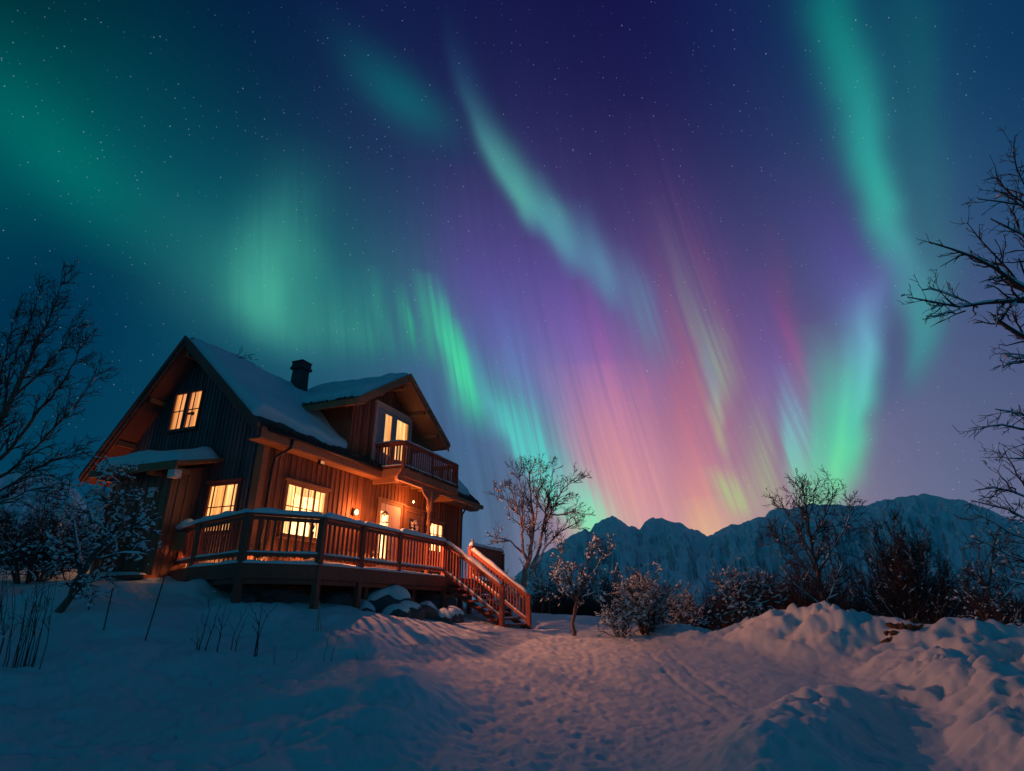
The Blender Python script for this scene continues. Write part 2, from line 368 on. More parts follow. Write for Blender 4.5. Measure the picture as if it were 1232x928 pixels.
LITUP = lit('lit_pane_attic', (1.0, 0.38, 0.13), 0.95, 5, contrast=0.5)
LITDORM = lit('lit_pane_dormer', (1.0, 0.50, 0.17), 1.25, 5, contrast=0.6)
CURT_M = lit('lit_curtain', (1.0, 0.36, 0.09), 0.95, 14, contrast=0.8)
CURT_W = lit('lit_sheer_curtain', (1.0, 0.46, 0.15), 1.7, 16, contrast=0.7)
BULB, _t, _b = mat('lamp_glass')
_b.inputs['Emission Color'].default_value = (1, 0.55, 0.2, 1); _b.inputs['Emission Strength'].default_value = 6.0

FILL_LENS, _t, _b = mat('fill_lens')
_b.inputs['Base Color'].default_value = (.4, .3, .2, 1); _b.inputs['Emission Color'].default_value = (1, 0.4, 0.15, 1); _b.inputs['Emission Strength'].default_value = 0.5  # faint glow on the front of the added eave fixture

# ------------------------------------------------------------------ noise and ground
def _h(i, j, s):
    n = (i.astype(np.int64) * 374761393 + j.astype(np.int64) * 668265263 + s * 974711) & 0x7fffffff
    n = ((n ^ (n >> 13)) * 1274126177) & 0x7fffffff
    return ((n ^ (n >> 16)) & 0xffff) / 65535.0
def vnoise(x, y, s=0):
    xi, yi = np.floor(x), np.floor(y); fx, fy = x - xi, y - yi
    fx = fx * fx * fx * (fx * (fx * 6 - 15) + 10); fy = fy * fy * fy * (fy * (fy * 6 - 15) + 10)
    a, b = _h(xi, yi, s), _h(xi + 1, yi, s); c, d = _h(xi, yi + 1, s), _h(xi + 1, yi + 1, s)
    return (a * (1 - fx) + b * fx) * (1 - fy) + (c * (1 - fx) + d * fx) * fy
def fbm(x, y, o=4, s=0, g=0.5):
    t, a, n = 0.0, 1.0, 0.0
    for k in range(o):
        t = t + a * vnoise(x + 13.7 * k, y - 7.1 * k, s + k); n += a; a *= g; x, y = x * 2.03, y * 2.03
    return t / n
def sstep(a, b, x):
    t = np.clip((x - a) / (b - a), 0, 1); return t * t * (3 - 2 * t)

TH = math.atan2(300.0, F * CP + (HZ - CY) * SP)        # azimuth of the long side of the house
ST, CT = math.sin(TH), math.cos(TH)
def hxy(a, b): return (a * ST - b * CT, a * CT + b * ST)

# (x, y, height relative to the lens)
GP = [(1,5,-1.66),(0.6,8,-1.58),(1.1,10.4,-1.5),(2.6,10.5,-1.48),(1.8,14,-1.26),(3.4,14,-1.24),(1.5,18,-.98),(1.6,21,-.8),(2.4,26,-.55),
      (-0.4,20.3,-.62),(0.4,21.6,-.74),(3.4,30,-.45),(0,25,-.45),(0,31,-.3),(6,34,-.7),(4.5,19,-1.0),
      (-.2,6,-1.66),(-.9,9,-1.50),(-1.7,9.2,-1.34),(-2.8,12,-.88),(-1.0,16,-.90),(-5.5,13,-.48),(-7.5,11,-.66),(-4.5,8.5,-1.28),(-6.4,8.4,-1.30),(-5.2,6.6,-1.56),(-2.5,6.5,-1.6),
      (-4.9,15,.12),(-9.8,17,.86),(-3.2,18.6,-.14),(-7.3,15.0,.40),(-6.2,14.1,.24),(-14.4,18,.95),(-11,14,.35),(-10,11,-.3),(-16,12,.1),(-1.7,20.6,-.35),
      (-8,24,.6),(-14,28,1.2),(-4,26,.1),(-20,30,1.6),(-25,20,1.4),(-18,7,-.6),(-6,34,.3),
      (10,9,-1.5),(12,14,-1.6),(10,24,-1.6),(16,20,-2.0),(18,34,-2.4),(8,40,-1.6),(-8,44,0),(25,14,-2.2),(30,40,-3),(-30,45,1.5),
      (0,-6,-1.9),(12,-6,-2),(-12,-6,-1.6),(0,-30,-2.2),(30,-25,-2.5),(-30,-25,-1.2),(6,4,-1.65),(-40,5,0.5),(45,10,-3)]
GX = np.array([g[:2] for g in GP], float); GZ = np.array([g[2] for g in GP], float)
def _tps(d2): return 0.5 * d2 * np.log(d2 + 1e-9)
_n = len(GX); _K = _tps(((GX[:, None] - GX[None]) ** 2).sum(-1)) + np.eye(_n) * 0.35
_A = np.zeros((_n + 3, _n + 3)); _A[:_n, :_n] = _K; _A[:_n, _n] = 1; _A[:_n, _n + 1:] = GX
_A[_n, :_n] = 1; _A[_n + 1:, :_n] = GX.T
_W = np.linalg.solve(_A, np.concatenate([GZ, np.zeros(3)]))

BANK = [(5.4,21.5,.35,1.0),(6.2,19.2,.35,1.0),(6.9,18,.62,1.0),(7.6,17,.95,1.1),(8.4,16,1.08,1.25),(9.2,15.4,.9,1.3),(9.7,14.4,.82,1.4),(10.3,13.6,.98,1.5),(10.6,12.2,.75,1.6),(11.3,10.6,.6,1.6),(11.8,8.6,.5,1.7)]
BANK2 = [(8.6,13.2,.45,.9),(7.9,11.8,.55,.75),(7.3,10.6,.50,.7),(7.0,9.4,.62,.75),(6.3,8.0,.56,.7),(5.5,6.6,.52,.6),(4.8,5.2,.5,.6)]
NEARM = [(1.9,5.2,.22,.40),(2.5,6.4,.42,.50),(3.1,7.3,.44,.50),(3.75,8.15,.44,.50),(4.45,8.9,.46,.48),(5.0,9.25,.32,.45),(5.5,9.4,.18,.45)]
LEFTM = [(-1.75,8.7,.16,.55),(-2.3,8.2,.14,.6),(-3.1,9.0,.14,.8),(-1.35,9.6,.12,.5),(-6.8,10.6,.14,.7),(-8.4,12.2,.2,.8),(-9.6,13.4,.3,.7),(-7.9,15.2,.25,.40),(-6.3,16.0,-.35,.9),(-4.2,17.2,-.3,.8),(-3.4,14.6,.10,.5),(-2.6,15.4,.08,.5)]
_rng = np.random.default_rng(5)
FOOT = [(x, y, r, d) for x, y, r, d in zip(_rng.uniform(-.6, 4.2, 260), _rng.uniform(6, 19, 260), _rng.uniform(.05, .15, 260), _rng.uniform(.006, .022, 260))]
TRACK = []      # a line of bootprints up the middle of the drive
for i in range(34):
    y = 6.2 + i * .42; TRACK.append((0.75 + .05 * y + .35 * math.sin(y * .5) + (0.13 if i % 2 else -.13), y + .09 * math.sin(i * 7), .10, .035))

LEFTR = [(-3.4,13,.08,.5),(-2.5,11.4,.16,.5),(-1.75,9.8,.22,.5),(-1.45,8.8,.24,.5),(-1.7,7.7,.20,.55),(-2.6,6.9,.12,.6)]
def ridge(X, Y, pts):            # a continuous snowbank along a line of (x, y, height, half width)
    h = np.zeros_like(X); w = np.zeros_like(X)
    for (x0, y0, h0, s0), (x1, y1, h1, s1) in zip(pts[:-1], pts[1:]):
        dx, dy = x1 - x0, y1 - y0; t = np.clip(((X - x0) * dx + (Y - y0) * dy) / (dx * dx + dy * dy), 0, 1)
        d2 = (X - x0 - t * dx) ** 2 + (Y - y0 - t * dy) ** 2; ss = s0 + t * (s1 - s0); g = np.exp(-d2 / (2 * ss * ss))
        h = np.maximum(h, g * (h0 + t * (h1 - h0))); w = np.maximum(w, g)
    return h, w
def ground_rel(x, y):
    x = np.asarray(x, float); y = np.asarray(y, float)
    shp = x.shape; xf, yf = x.ravel(), y.ravel(); out = np.empty(xf.size)
    for k in range(0, xf.size, 20000):
        X, Y = xf[k:k+20000], yf[k:k+20000]
        Xc, Yc = np.clip(X, -46, 52), np.clip(Y, -36, 50)
        d2 = (Xc[:, None] - GX[None, :, 0]) ** 2 + (Yc[:, None] - GX[None, :, 1]) ** 2
        z = _tps(d2) @ _W[:_n] + _W[_n] + Xc * _W[_n + 1] + Yc * _W[_n + 2]
        r = np.hypot(X, Y)
        far = np.clip(-2.4 - 0.02 * X, -9, 3) - 5.0 * sstep(60, 300, r) + 5 * (fbm(X / 60, Y / 60, 3, 9) - .5)
        f = sstep(38, 75, r); z = z * (1 - f) + far * f
        near = 1 - f
        # snowbanks
        bm, w = ridge(X, Y, BANK); nm, wn = ridge(X, Y, NEARM); bm2, w2 = ridge(X, Y, BANK2); bm = np.maximum(bm, bm2); w = np.maximum(w, w2)
        lump = 1 - np.abs(2 * fbm(X * .85 + 3, Y * .85, 3, 21) - 1) * 2.0
        lump2 = 1 - np.abs(2 * vnoise(X * 1.5, Y * 1.5, 33) - 1)
        crag = np.sqrt(np.abs(2 * fbm(X * 1.1 + 8, Y * 1.1, 4, 61) - 1))
        z = z + bm * (1.0 + .30 * lump) + w * (.18 * lump2 - .09) + w * .26 * (crag - .5) + w * .10 * (fbm(X * 4.2, Y * 4.2, 3, 5) - .5) + w * .12 * (np.sqrt(np.abs(2 * fbm(X * 2.3 + 4, Y * 2.3, 3, 66) - 1)) - .5)
        z = z + nm * (1 + .18 * lump) + wn * .22 * (crag - .5) + wn * .10 * (fbm(X * 1.6, Y * 1.6, 4, 8) - .5)
        for bx, by, bh, bs in LEFTM:
            z = z + bh * np.exp(-((X - bx) ** 2 + (Y - by) ** 2) / (2 * bs * bs))
        lh, lw = ridge(X, Y, LEFTR); z = z + lh * (1 + .3 * lump)
        # wind-blown undulation, rougher on the trodden drive
        left = sstep(-.5, -2.0, X)
        z = z + near * (.42 * (fbm(X * .42, Y * .42, 5, 2) - .5) * (.35 + .75 * left) + left * .12 * (np.sqrt(np.abs(2 * fbm(X * .9, Y * .9, 4, 62) - 1)) - .5) + .07 * (fbm(X * 2.1, Y * 1.5, 4, 14) - .5) + .045 * (fbm(X * 8, Y * 8, 3, 15) - .5))
        path = sstep(-1.4, -.2, X + .5) * (1 - sstep(3.6, 5.0, X)) * sstep(4, 6, Y) * (1 - sstep(20, 26, Y))
        z = z + path * .030 * (fbm(X * 4.6, Y * 4.6, 3, 41) - .5) + path * .045 * (fbm(X * 1.4, Y * 1.4, 2, 46) - .5) + path * .045 * (fbm(X * 9, Y * 9, 3, 48) - .5)
        # bootprints
        sel = np.where((path > .02))[0]
        if sel.size:
            xs, ys = X[sel], Y[sel]; dz = np.zeros(sel.size)
            for fx, fy, fr, fd in FOOT + TRACK:
                q = ((xs - fx) ** 2 * 1.6 + (ys - fy) ** 2) / (fr * fr)
                m = q < 6
                if m.any(): dz[m] += -fd * np.exp(-q[m] * 1.3) + .35 * fd * np.exp(-(np.sqrt(q[m]) - 1.5) ** 2 * 4)
            for off in (0.0, 0.5):          # two narrow sledge grooves curving off to the bank
                cx_ = 3.1 + off + .035 * (ys - 9) ** 1 + .012 * (ys - 12) ** 2
                gate = sstep(9, 11, ys) * (1 - sstep(15, 18, ys))
                dz += -.035 * gate * np.exp(-((xs - cx_) / .06) ** 2)
            z[sel] += dz
        out[k:k+20000] = z
    return out.reshape(shp)
def gz(x, y): return float(ground_rel(np.array([x]), np.array([y]))[0]) + EYE
def gz_raw(pts):
    p = np.array(pts, float); return ground_rel(p[:, 0], p[:, 1]) + EYE

def mesh_obj(name, verts, faces, material, parent=None, smooth=False):
    me = bpy.data.meshes.new(name)
    if isinstance(verts, np.ndarray): verts = verts.tolist()
    me.from_pydata(verts, [], faces); me.update()
    if smooth: me.polygons.foreach_set('use_smooth', [True] * len(me.polygons))
    me.materials.append(material)
    o = bpy.data.objects.new(name, me); COL.objects.link(o)
    if parent is not None: o.parent = parent
    return o
def grid_faces(nu, nv, closed_u=False):
    F_ = []
    for i in range(nu if closed_u else nu - 1):
        i2 = (i + 1) % nu
        for j in range(nv - 1):
            F_.append((i * nv + j, i2 * nv + j, i2 * nv + j + 1, i * nv + j + 1))
    return F_

# ground: one sheet out to the horizon, finest where the picture looks
ang = np.concatenate([np.arange(-52, 52, .16), np.arange(52, 308, 4.0)])
rad = np.concatenate([[0.6, 1.5, 2.6, 3.6], np.exp(np.arange(math.log(4.6), math.log(34), .0070)), np.exp(np.arange(math.log(34.5), math.log(9000), .09))])
A_, R_ = np.meshgrid(np.radians(ang), rad, indexing='ij')
GXX, GYY = R_ * np.sin(A_), R_ * np.cos(A_)
GZZ = ground_rel(GXX, GYY) + EYE
gv = np.stack([GXX.ravel(), GYY.ravel(), GZZ.ravel()], 1)
gf = grid_faces(len(ang), len(rad), True)
c0 = len(gv); gv = np.vstack([gv, [[0, 0, gz(0, 0)]]])
nv_ = len(rad)
gf += [(c0, ((i + 1) % len(ang)) * nv_, i * nv_) for i in range(len(ang))]
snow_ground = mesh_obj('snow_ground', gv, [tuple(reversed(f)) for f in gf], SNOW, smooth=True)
snow_ground['kind'] = 'structure'

# ------------------------------------------------------------------ mountains
MT, mt_t, mt_b = mat('snowy_rock')
_v = coords(mt_t, (0.030, 0.030, 0.030)); _nn = noise(mt_t, 1.6, 7, _v, .68)
geo = N('ShaderNodeNewGeometry', mt_t); sp_ = N('ShaderNodeSeparateXYZ', mt_t); mt_t.links.new(geo.outputs['Normal'], sp_.inputs[0])
ps_ = N('ShaderNodeSeparateXYZ', mt_t); mt_t.links.new(geo.outputs['Position'], ps_.inputs[0])
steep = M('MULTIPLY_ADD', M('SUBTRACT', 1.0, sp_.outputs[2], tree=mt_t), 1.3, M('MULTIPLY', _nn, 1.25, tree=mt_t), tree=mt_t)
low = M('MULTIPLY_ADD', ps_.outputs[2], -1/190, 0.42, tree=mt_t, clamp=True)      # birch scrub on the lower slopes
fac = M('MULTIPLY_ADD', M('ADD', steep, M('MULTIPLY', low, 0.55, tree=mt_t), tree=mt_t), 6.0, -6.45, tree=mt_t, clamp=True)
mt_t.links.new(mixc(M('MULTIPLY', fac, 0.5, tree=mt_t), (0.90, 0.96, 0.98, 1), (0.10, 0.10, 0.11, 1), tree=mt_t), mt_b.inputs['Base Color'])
mt_b.inputs['Roughness'].default_value = 0.8
bump(mt_t, mt_b, _nn, 0.3, 6.0)
SKYL = [(-60,560),(0,566),(40,572),(90,590),(130,640),(170,690),(300,735),(560,725),(600,712),(640,676),(668,656),(690,643),(704,637),(709,640),(716,632),(728,625),(737,621),(746,625),(757,634),(770,636),(776,629),(786,624),(796,624),(806,628),(818,630),(830,636),(842,640),(851,645),(858,643),(866,637),(880,632),(892,630),(905,625),(920,621),(934,612),(955,612),(975,608),(1000,606),(1020,608),(1042,609),(1060,603),(1082,599),(1112,596),(1140,599),(1165,604),(1200,618),(1240,634),(1300,650),(1400,690)]
_sa = np.array([azel(*p)[0] for p in SKYL]); _se = np.array([azel(*p)[1] for p in SKYL])
def mountain(name, az0, az1, r0, rc, r1, seed):
    az = np.arange(az0, az1, .085); rr = np.concatenate([np.linspace(r0, rc, 110), np.linspace(rc, r1, 26)[1:]])
    A, Rr = np.meshgrid(az, rr, indexing='ij')
    crest = np.interp(A, _sa, _se)
    crest = crest + .35 * (fbm(A * 1.7, A * 0, 4, seed) - .5)
    t = (Rr - r0) / (rc - r0)
    hc = np.tan(np.radians(np.maximum(crest, -.4))) * rc
    up = np.where(t <= 1, np.clip(t, 0, 1) ** 1.25, 1 - .9 * (Rr - rc) / (r1 - rc))
    x, y = Rr * np.sin(np.radians(A)), Rr * np.cos(np.radians(A))
    rid = 1 - np.abs(2 * fbm(A * .55 + .25 * t, t * 2.6, 5, seed + 3) - 1)
    env = np.clip(t, 0, 1) * np.clip(1.02 - t, 0, 1) * 4
    h = hc * up * 1.0 + (rid - .62) * env * np.maximum(hc, 12) * .24 + (fbm(x / 45, y / 45, 4, seed + 7) - .5) * 16 * env
    z = h - 9 * (1 - np.clip(t, 0, 1)) + EYE * np.clip(t, 0, 1)
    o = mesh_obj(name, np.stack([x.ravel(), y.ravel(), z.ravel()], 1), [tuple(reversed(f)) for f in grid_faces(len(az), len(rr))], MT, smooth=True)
    o['kind'] = 'structure'; return o
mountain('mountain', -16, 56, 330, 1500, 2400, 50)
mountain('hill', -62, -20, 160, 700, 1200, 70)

# ------------------------------------------------------------------ object helpers
def tag(o, label, cat, group=None, kind=None):
    o['label'] = label; o['category'] = cat
    if group: o['group'] = group
    if kind: o['kind'] = kind
    return o
def empty(name, loc, rz=0.0):
    o = bpy.data.objects.new(name, None); COL.objects.link(o); o.empty_display_size = .2
    o.location = loc; o.rotation_euler = (0, 0, rz); return o
def rnd(seed): return random.Random(seed)

A0, B0 = 12.75, 13.4                   # house origin: its near corner (a = along the long side, b = across, z above lens)
class MB:
    """collects solids given in house coordinates (a, b, z relative to the lens)"""
    def __init__(s, off=None): s.v, s.f = [], []; s.off = off or (A0, B0, -EYE)
    def p(s, q): return (q[0] - s.off[0], q[1] - s.off[1], q[2] - s.off[2])
    def hexa(s, q):                    # 8 corners: bottom loop 0-3, top loop 4-7
        n = len(s.v); s.v += [s.p(x) for x in q]
        s.f += [tuple(n + i for i in f) for f in ((3,2,1,0),(4,5,6,7),(0,1,5,4),(1,2,6,5),(2,3,7,6),(3,0,4,7))]
    def box(s, a0, a1, b0, b1, z0, z1):
        s.hexa([(a0,b0,z0),(a1,b0,z0),(a1,b1,z0),(a0,b1,z0),(a0,b0,z1),(a1,b0,z1),(a1,b1,z1),(a0,b1,z1)])
    def bar(s, P, Q, w, h, up=(0, 0, 1)):          # rectangular section bar, w sideways, h along up
        P, Q, U = Vector(P), Vector(Q), Vector(up); d = (Q - P).normalized()
        sd = d.cross(U).normalized() * (w / 2); u = sd.normalized().cross(d).normalized() * (h / 2)
        s.hexa([P-sd-u, P+sd-u, P+sd+u, P-sd+u, Q-sd-u, Q+sd-u, Q+sd+u, Q-sd+u])
    def prism(s, loop, vec):           # planar loop extruded by vec
        n = len(s.v); k = len(loop); V = Vector(vec)
        s.v += [s.p(x) for x in loop] + [s.p(Vector(x) + V) for x in loop]
        s.f += [tuple(range(n, n + k)), tuple(range(n + 2*k - 1, n + k - 1, -1))]
        s.f += [(n + i, n + k + i, n + k + (i+1) % k, n + (i+1) % k) for i in range(k)]
    def tube(s, pts, r, k=8):
        rs = r if isinstance(r, (list, tuple)) else [r] * len(pts)
        n = len(s.v); V = [Vector(x) for x in pts]
        for i, x in enumerate(V):
            d = (V[min(i+1, len(V)-1)] - V[max(i-1, 0)]).normalized()
            e = d.orthogonal().normalized() if i == 0 else (e - d * e.dot(d)).normalized()
            g = d.cross(e)
            for j in range(k):
                t = 2 * math.pi * j / k
                s.v.append(s.p(x + (e * math.cos(t) + g * math.sin(t)) * rs[i]))
        for i in range(len(V) - 1):
            for j in range(k):
                j2 = (j + 1) % k
                s.f.append((n + i*k + j, n + i*k + j2, n + (i+1)*k + j2, n + (i+1)*k + j))
        s.f += [tuple(n + j for j in range(k))[::-1], tuple(n + (len(V)-1)*k + j for j in range(k))]
    def lathe(s, c, prof, k=14):       # profile (radius, z) turned about the vertical through c
        n = len(s.v)
        for r, z in prof:
            for j in range(k):
                t = 2 * math.pi * j / k; s.v.append(s.p((c[0] + r * math.cos(t), c[1] + r * math.sin(t), c[2] + z)))
        for i in range(len(prof) - 1):
            for j in range(k):
                j2 = (j + 1) % k; s.f.append((n + i*k + j, n + i*k + j2, n + (i+1)*k + j2, n + (i+1)*k + j))
        s.f += [tuple(n + j for j in range(k))[::-1], tuple(n + (len(prof)-1)*k + j for j in range(k))]
    def snowcap(s, P, Q, w, h, seed, lumps=1.0, k=9):   # a rounded, uneven ridge of snow lying on a rail
        P, Q = Vector(P), Vector(Q); L = (Q - P).length; d = (Q - P).normalized(); sd = d.cross(Vector((0, 0, 1))).normalized()
        m = max(6, int(L / .07)); n = len(s.v)
        xs = np.linspace(0, L, m); nz_ = fbm(xs * 1.3 + seed, xs * 0 + seed * .37, 3, seed) ; nw = fbm(xs * 2.4 + 9 + seed, xs * 0, 3, seed + 4)
        for i in range(m):
            c = P + d * xs[i]; e = min(1, min(xs[i], L - xs[i]) / .10 * .75 + .25)
            hh = h * (.45 + lumps * 1.1 * nz_[i]) * e; ww = w * (.72 + .5 * nw[i])
            for j in range(k):
                t = math.pi * j / (k - 1)
                s.v.append(s.p(c + sd * (-math.cos(t) * ww / 2) + Vector((0, 0, math.sin(t) ** .7 * hh))))
        for i in range(m - 1):
            for j in range(k - 1):
                s.f.append((n + i*k + j, n + i*k + j + 1, n + (i+1)*k + j + 1, n + (i+1)*k + j))
            s.f.append((n + i*k + k - 1, n + i*k, n + (i+1)*k, n + (i+1)*k + k - 1))
        s.f += [tuple(n + j for j in range(k))[::-1], tuple(n + (m-1)*k + j for j in range(k))]
    def build(s, name, material, parent, smooth=False): return mesh_obj(name, s.v, s.f, material, parent, smooth)

ox, oy = hxy(A0, B0)
HROT = math.pi / 2 - TH
house = empty('timber_cabin', (ox, oy, 0.0), HROT)
tag(house, 'two-storey timber cabin with lit windows, snowy gable roof and wraparound wooden deck', 'house')
def Hw(a, b, z):                       # house coordinates -> world
    x, y = hxy(a, b); return Vector((x, y, z + EYE))

# ------------------------------------------------------------------ cabin: roof profile
RB, RZ = 16.87, 8.53                   # ridge
EB, EZ = 12.93, 5.02                   # right eave
LBb, LZ = 20.40, 4.09                  # left eave
MR = (RZ - EZ) / (RB - EB); ML = (RZ - LZ) / (LBb - RB)
def roof_z(b): return RZ - MR * (RB - b) if b <= RB else RZ - ML * (b - RB)
GA, GE, WR = 12.75, 26.0, 19.9         # gable wall plane, far end, left wall
RA0, RA1 = 12.0, 27.0

def battened(mb, plane, c0, c1, zlo, ztop, step, opens, axis, outward, w=.055, d=.028):
    """board-and-batten relief: vertical battens between openings"""
    c = c0 + step / 2
    while c < c1:
        zt = ztop(c); segs = [(zlo, zt)]
        for (o0, o1, p0, p1) in opens:
            if o0 - w < c < o1 + w:
                segs = [q for (s0, s1) in segs for q in ((s0, min(s1, p0)), (max(s0, p1), s1)) if q[1] - q[0] > .03]
        for s0, s1 in segs:
            lo, hi = sorted((plane, plane + outward * d))
            if axis == 'a': mb.box(c - w/2, c + w/2, lo, hi, s0, s1)
            else: mb.box(lo, hi, c - w/2, c + w/2, s0, s1)
        c += step

# long wall (faces the deck)
WIN1 = (13.93, 15.72, 2.12, 3.62); DOOR1 = (18.95, 20.42, .97, 3.84); DOOR2 = (20.85, 22.15, .97, 3.75); WIN2 = (22.85, 24.0, 2.35, 3.52)
long_mb = MB()
long_mb.prism([(GA + .02, 13.4, .35), (GE, 13.4, .35), (GE, 13.4, 5.22), (GA + .02, 13.4, 5.22)], (0, .18, 0))
fr = .13
battened(long_mb, 13.4, GA + .1, GE, .97, lambda c: 5.2, .25, [(w[0]-fr, w[1]+fr, w[2]-fr, w[3]+fr) for w in (WIN1, DOOR1, DOOR2, WIN2)], 'a', -1)
wall_long = long_mb.build('side_wall', WALLW, house)
# gable wall
gopen = [(16.38, 17.85, 5.40, 6.98), (14.0, 15.36, 2.0, 3.62)]
gmb = MB()
gmb.prism([(GA, 13.4, .3), (GA, WR, .3), (GA, WR, roof_z(WR) - .25), (GA, RB, RZ - .25), (GA, 13.4, roof_z(13.4) - .25)], (.18, 0, 0))
battened(gmb, GA, 13.5, WR, .97, lambda c: roof_z(c) - .27, .17, gopen, 'b', -1, w=.05)
gmb.build('gable_wall', GABLEW, house)
bmb = MB()
bmb.prism([(GE - .2, 13.6, .3), (GE - .2, WR, .3), (GE - .2, WR, roof_z(WR) - .27), (GE - .2, RB, RZ - .27), (GE - .2, 13.6, roof_z(13.6) - .27)], (.18, 0, 0))
bmb.box(GA + .2, GE - .21, WR - .2, WR - .02, .3, roof_z(WR) - .25)
bmb.build('rear_wall', GABLEW, house)
def boxpart(name, m, parent, *boxes):
    for q in boxes:
        k = MB(); k.box(*q); k.build(name, m, parent)
boxpart('corner_board', BEAMW, house, (GA - .05, GA + .17, 13.34, 13.395, .75, 5.15), (GA - .055, GA - .002, 13.397, 13.60, .75, 5.3), (GE - .28, GE + .02, 13.34, 13.395, .75, 5.15))
fmb = MB(); rr_ = rnd(3)              # dark stone plinth under the walls
fmb.box(GA + .05, GE - .05, 13.46, 13.6, -1.5, .34); fmb.box(GA + .05, GA + .22, 13.61, WR - .1, -1.0, .29)
fmb.build('stone_plinth', ROCK, house)

# windows: frame proud of the wall, lit pane inside, muntins across
def window_a(name, a0, a1, z0, z1, b, pane_mat, cols, rows, fm, head=True, sill=True, fw=.11):
    f = MB(); d0, d1 = b - .075, b - .003
    f.box(a0 - fw, a0, d0, d1, z0 - fw, z1 + fw); f.box(a1, a1 + fw, d0, d1, z0 - fw, z1 + fw)
    f.box(a0, a1, d0, d1, z1, z1 + fw); f.box(a0, a1, d0, d1, z0 - fw, z0)
    if head: f.box(a0 - fw - .10, a1 + fw + .10, b - .13, b - .005, z1 + fw + .002, z1 + fw + .075)
    if sill: f.box(a0 - fw - .05, a1 + fw + .05, b - .14, b - .005, z0 - fw - .055, z0 - fw - .002)
    fo = f.build(name, fm, house)
    p = MB(); p.box(a0 + .001, a1 - .001, b - .010, b - .004, z0 + .001, z1 - .001); p.build('pane', pane_mat, fo)
    m = MB()
    for i in range(1, len(cols)):
        w = cols[i]; c = a0 + (a1 - a0) * w[0]; m.box(c - w[1]/2, c + w[1]/2, b - .062, b - .032, z0, z1)
    for q, w in rows: z = z0 + (z1 - z0) * q; m.box(a0, a1, b - .058, b - .031, z - w/2, z + w/2)
    if m.v: m.build('muntins', fm, fo)
    return fo
def window_b(name, b0, b1, z0, z1, a, pane_mat, cols, rows, fm, head=True, fw=.10):
    f = MB(); d0, d1 = a - .075, a - .003
    f.box(d0, d1, b0 - fw, b0, z0 - fw, z1 + fw); f.box(d0, d1, b1, b1 + fw, z0 - fw, z1 + fw)
    f.box(d0, d1, b0, b1, z1, z1 + fw); f.box(d0, d1, b0, b1, z0 - fw, z0)
    if head: f.box(a - .12, a - .005, b0 - fw - .07, b1 + fw + .07, z1 + fw + .002, z1 + fw + .07)
    f.box(a - .12, a - .005, b0 - fw - .04, b1 + fw + .04, z0 - fw - .05, z0 - fw - .002)
    fo = f.build(name, fm, house)
    p = MB(); p.box(a - .010, a - .004, b0 + .001, b1 - .001, z0 + .001, z1 - .001); p.build('pane', pane_mat, fo)
    m = MB()
    for q, w in cols: c = b0 + (b1 - b0) * q; m.box(a - .062, a - .032, c - w/2, c + w/2, z0, z1)
    for q, w in rows: z = z0 + (z1 - z0) * q; m.box(a - .058, a - .031, b0, b1, z - w/2, z + w/2)
    if m.v: m.build('muntins', fm, fo)
    return fo
def curtain(parent, axis, plane, c0, c1, z0, z1, m, waves=5, seed=0, lo=.012, hi=.029):
    """a hanging curtain: a sheet folded in waves just in front of the glowing room"""
    k = MB(); n = waves * 6 + 1; r = rnd(seed); ph = r.uniform(0, 6)
    for i in range(n):
        t = i / (n - 1); d = lo + (hi - lo) * (.5 + .5 * math.sin(ph + t * waves * 2 * math.pi + math.sin(t * 7 + ph))); c = c0 + (c1 - c0) * t; zz = z0 + .015 * math.sin(t * 9 + ph)
        for z in (zz, z1): k.v.append(k.p((c, plane - d, z) if axis == 'a' else (plane - d, c, z)))
    k.f += [(2*i, 2*i + 2, 2*i + 3, 2*i + 1) for i in range(n - 1)]
    k.build('curtain', m, parent, True)
w1 = window_a('window', WIN1[0], WIN1[1], WIN1[2], WIN1[3], 13.4, LITMAIN, [0, (.36, .085), (.70, .085), (.18, .025), (.53, .025), (.85, .02)], [(.56, .03)], BEAMW)
w2 = window_a('window', WIN2[0], WIN2[1], WIN2[2], WIN2[3], 13.4, LITMAIN, [0, (.33, .04), (.66, .04)], [(.62, .03)], BEAMW)
w3 = window_b('window', 14.13, 15.24, 2.1, 3.46, GA, LITGAB, [(.13, .03), (.45, .025), (.86, .035)], [(.52, .03)], TRIMW)
w4 = window_b('window', 16.50, 17.02, 5.56, 6.82, GA, LITUP, [(.6, .02)], [(.5, .03)], TRIMW, head=False, fw=.075)
w5 = window_b('window', 17.20, 17.72, 5.56, 6.82, GA, LITUP, [(.4, .02)], [(.5, .03)], TRIMW, head=False, fw=.075)

curtain(w1, 'a', 13.4, WIN1[0] + .01, WIN1[0] + .30, WIN1[2] + .01, WIN1[3] - .01, CURT_W, 4, 1); curtain(w1, 'a', 13.4, WIN1[1] - .26, WIN1[1] - .01, WIN1[2] + .01, WIN1[3] - .01, CURT_W, 4, 2)
curtain(w1, 'a', 13.4, WIN1[0] + .32, WIN1[1] - .28, WIN1[3] - .26, WIN1[3] - .01, CURT_W, 14, 3)
curtain(w2, 'a', 13.4, WIN2[0] + .01, WIN2[0] + .22, WIN2[2] + .01, WIN2[3] - .01, CURT_W, 3, 4); curtain(w2, 'a', 13.4, WIN2[1] - .5, WIN2[1] - .22, WIN2[2] + .01, WIN2[3] - .01, CURT_M, 4, 5)
curtain(w3, 'b', GA, 14.58, 15.02, 2.11, 3.45, CURT_M, 6, 6); curtain(w3, 'b', GA, 14.14, 14.26, 2.11, 3.45, CURT_W, 2, 7); curtain(w3, 'b', GA, 14.34, 14.57, 2.11, 3.45, CURT_W, 4, 17)
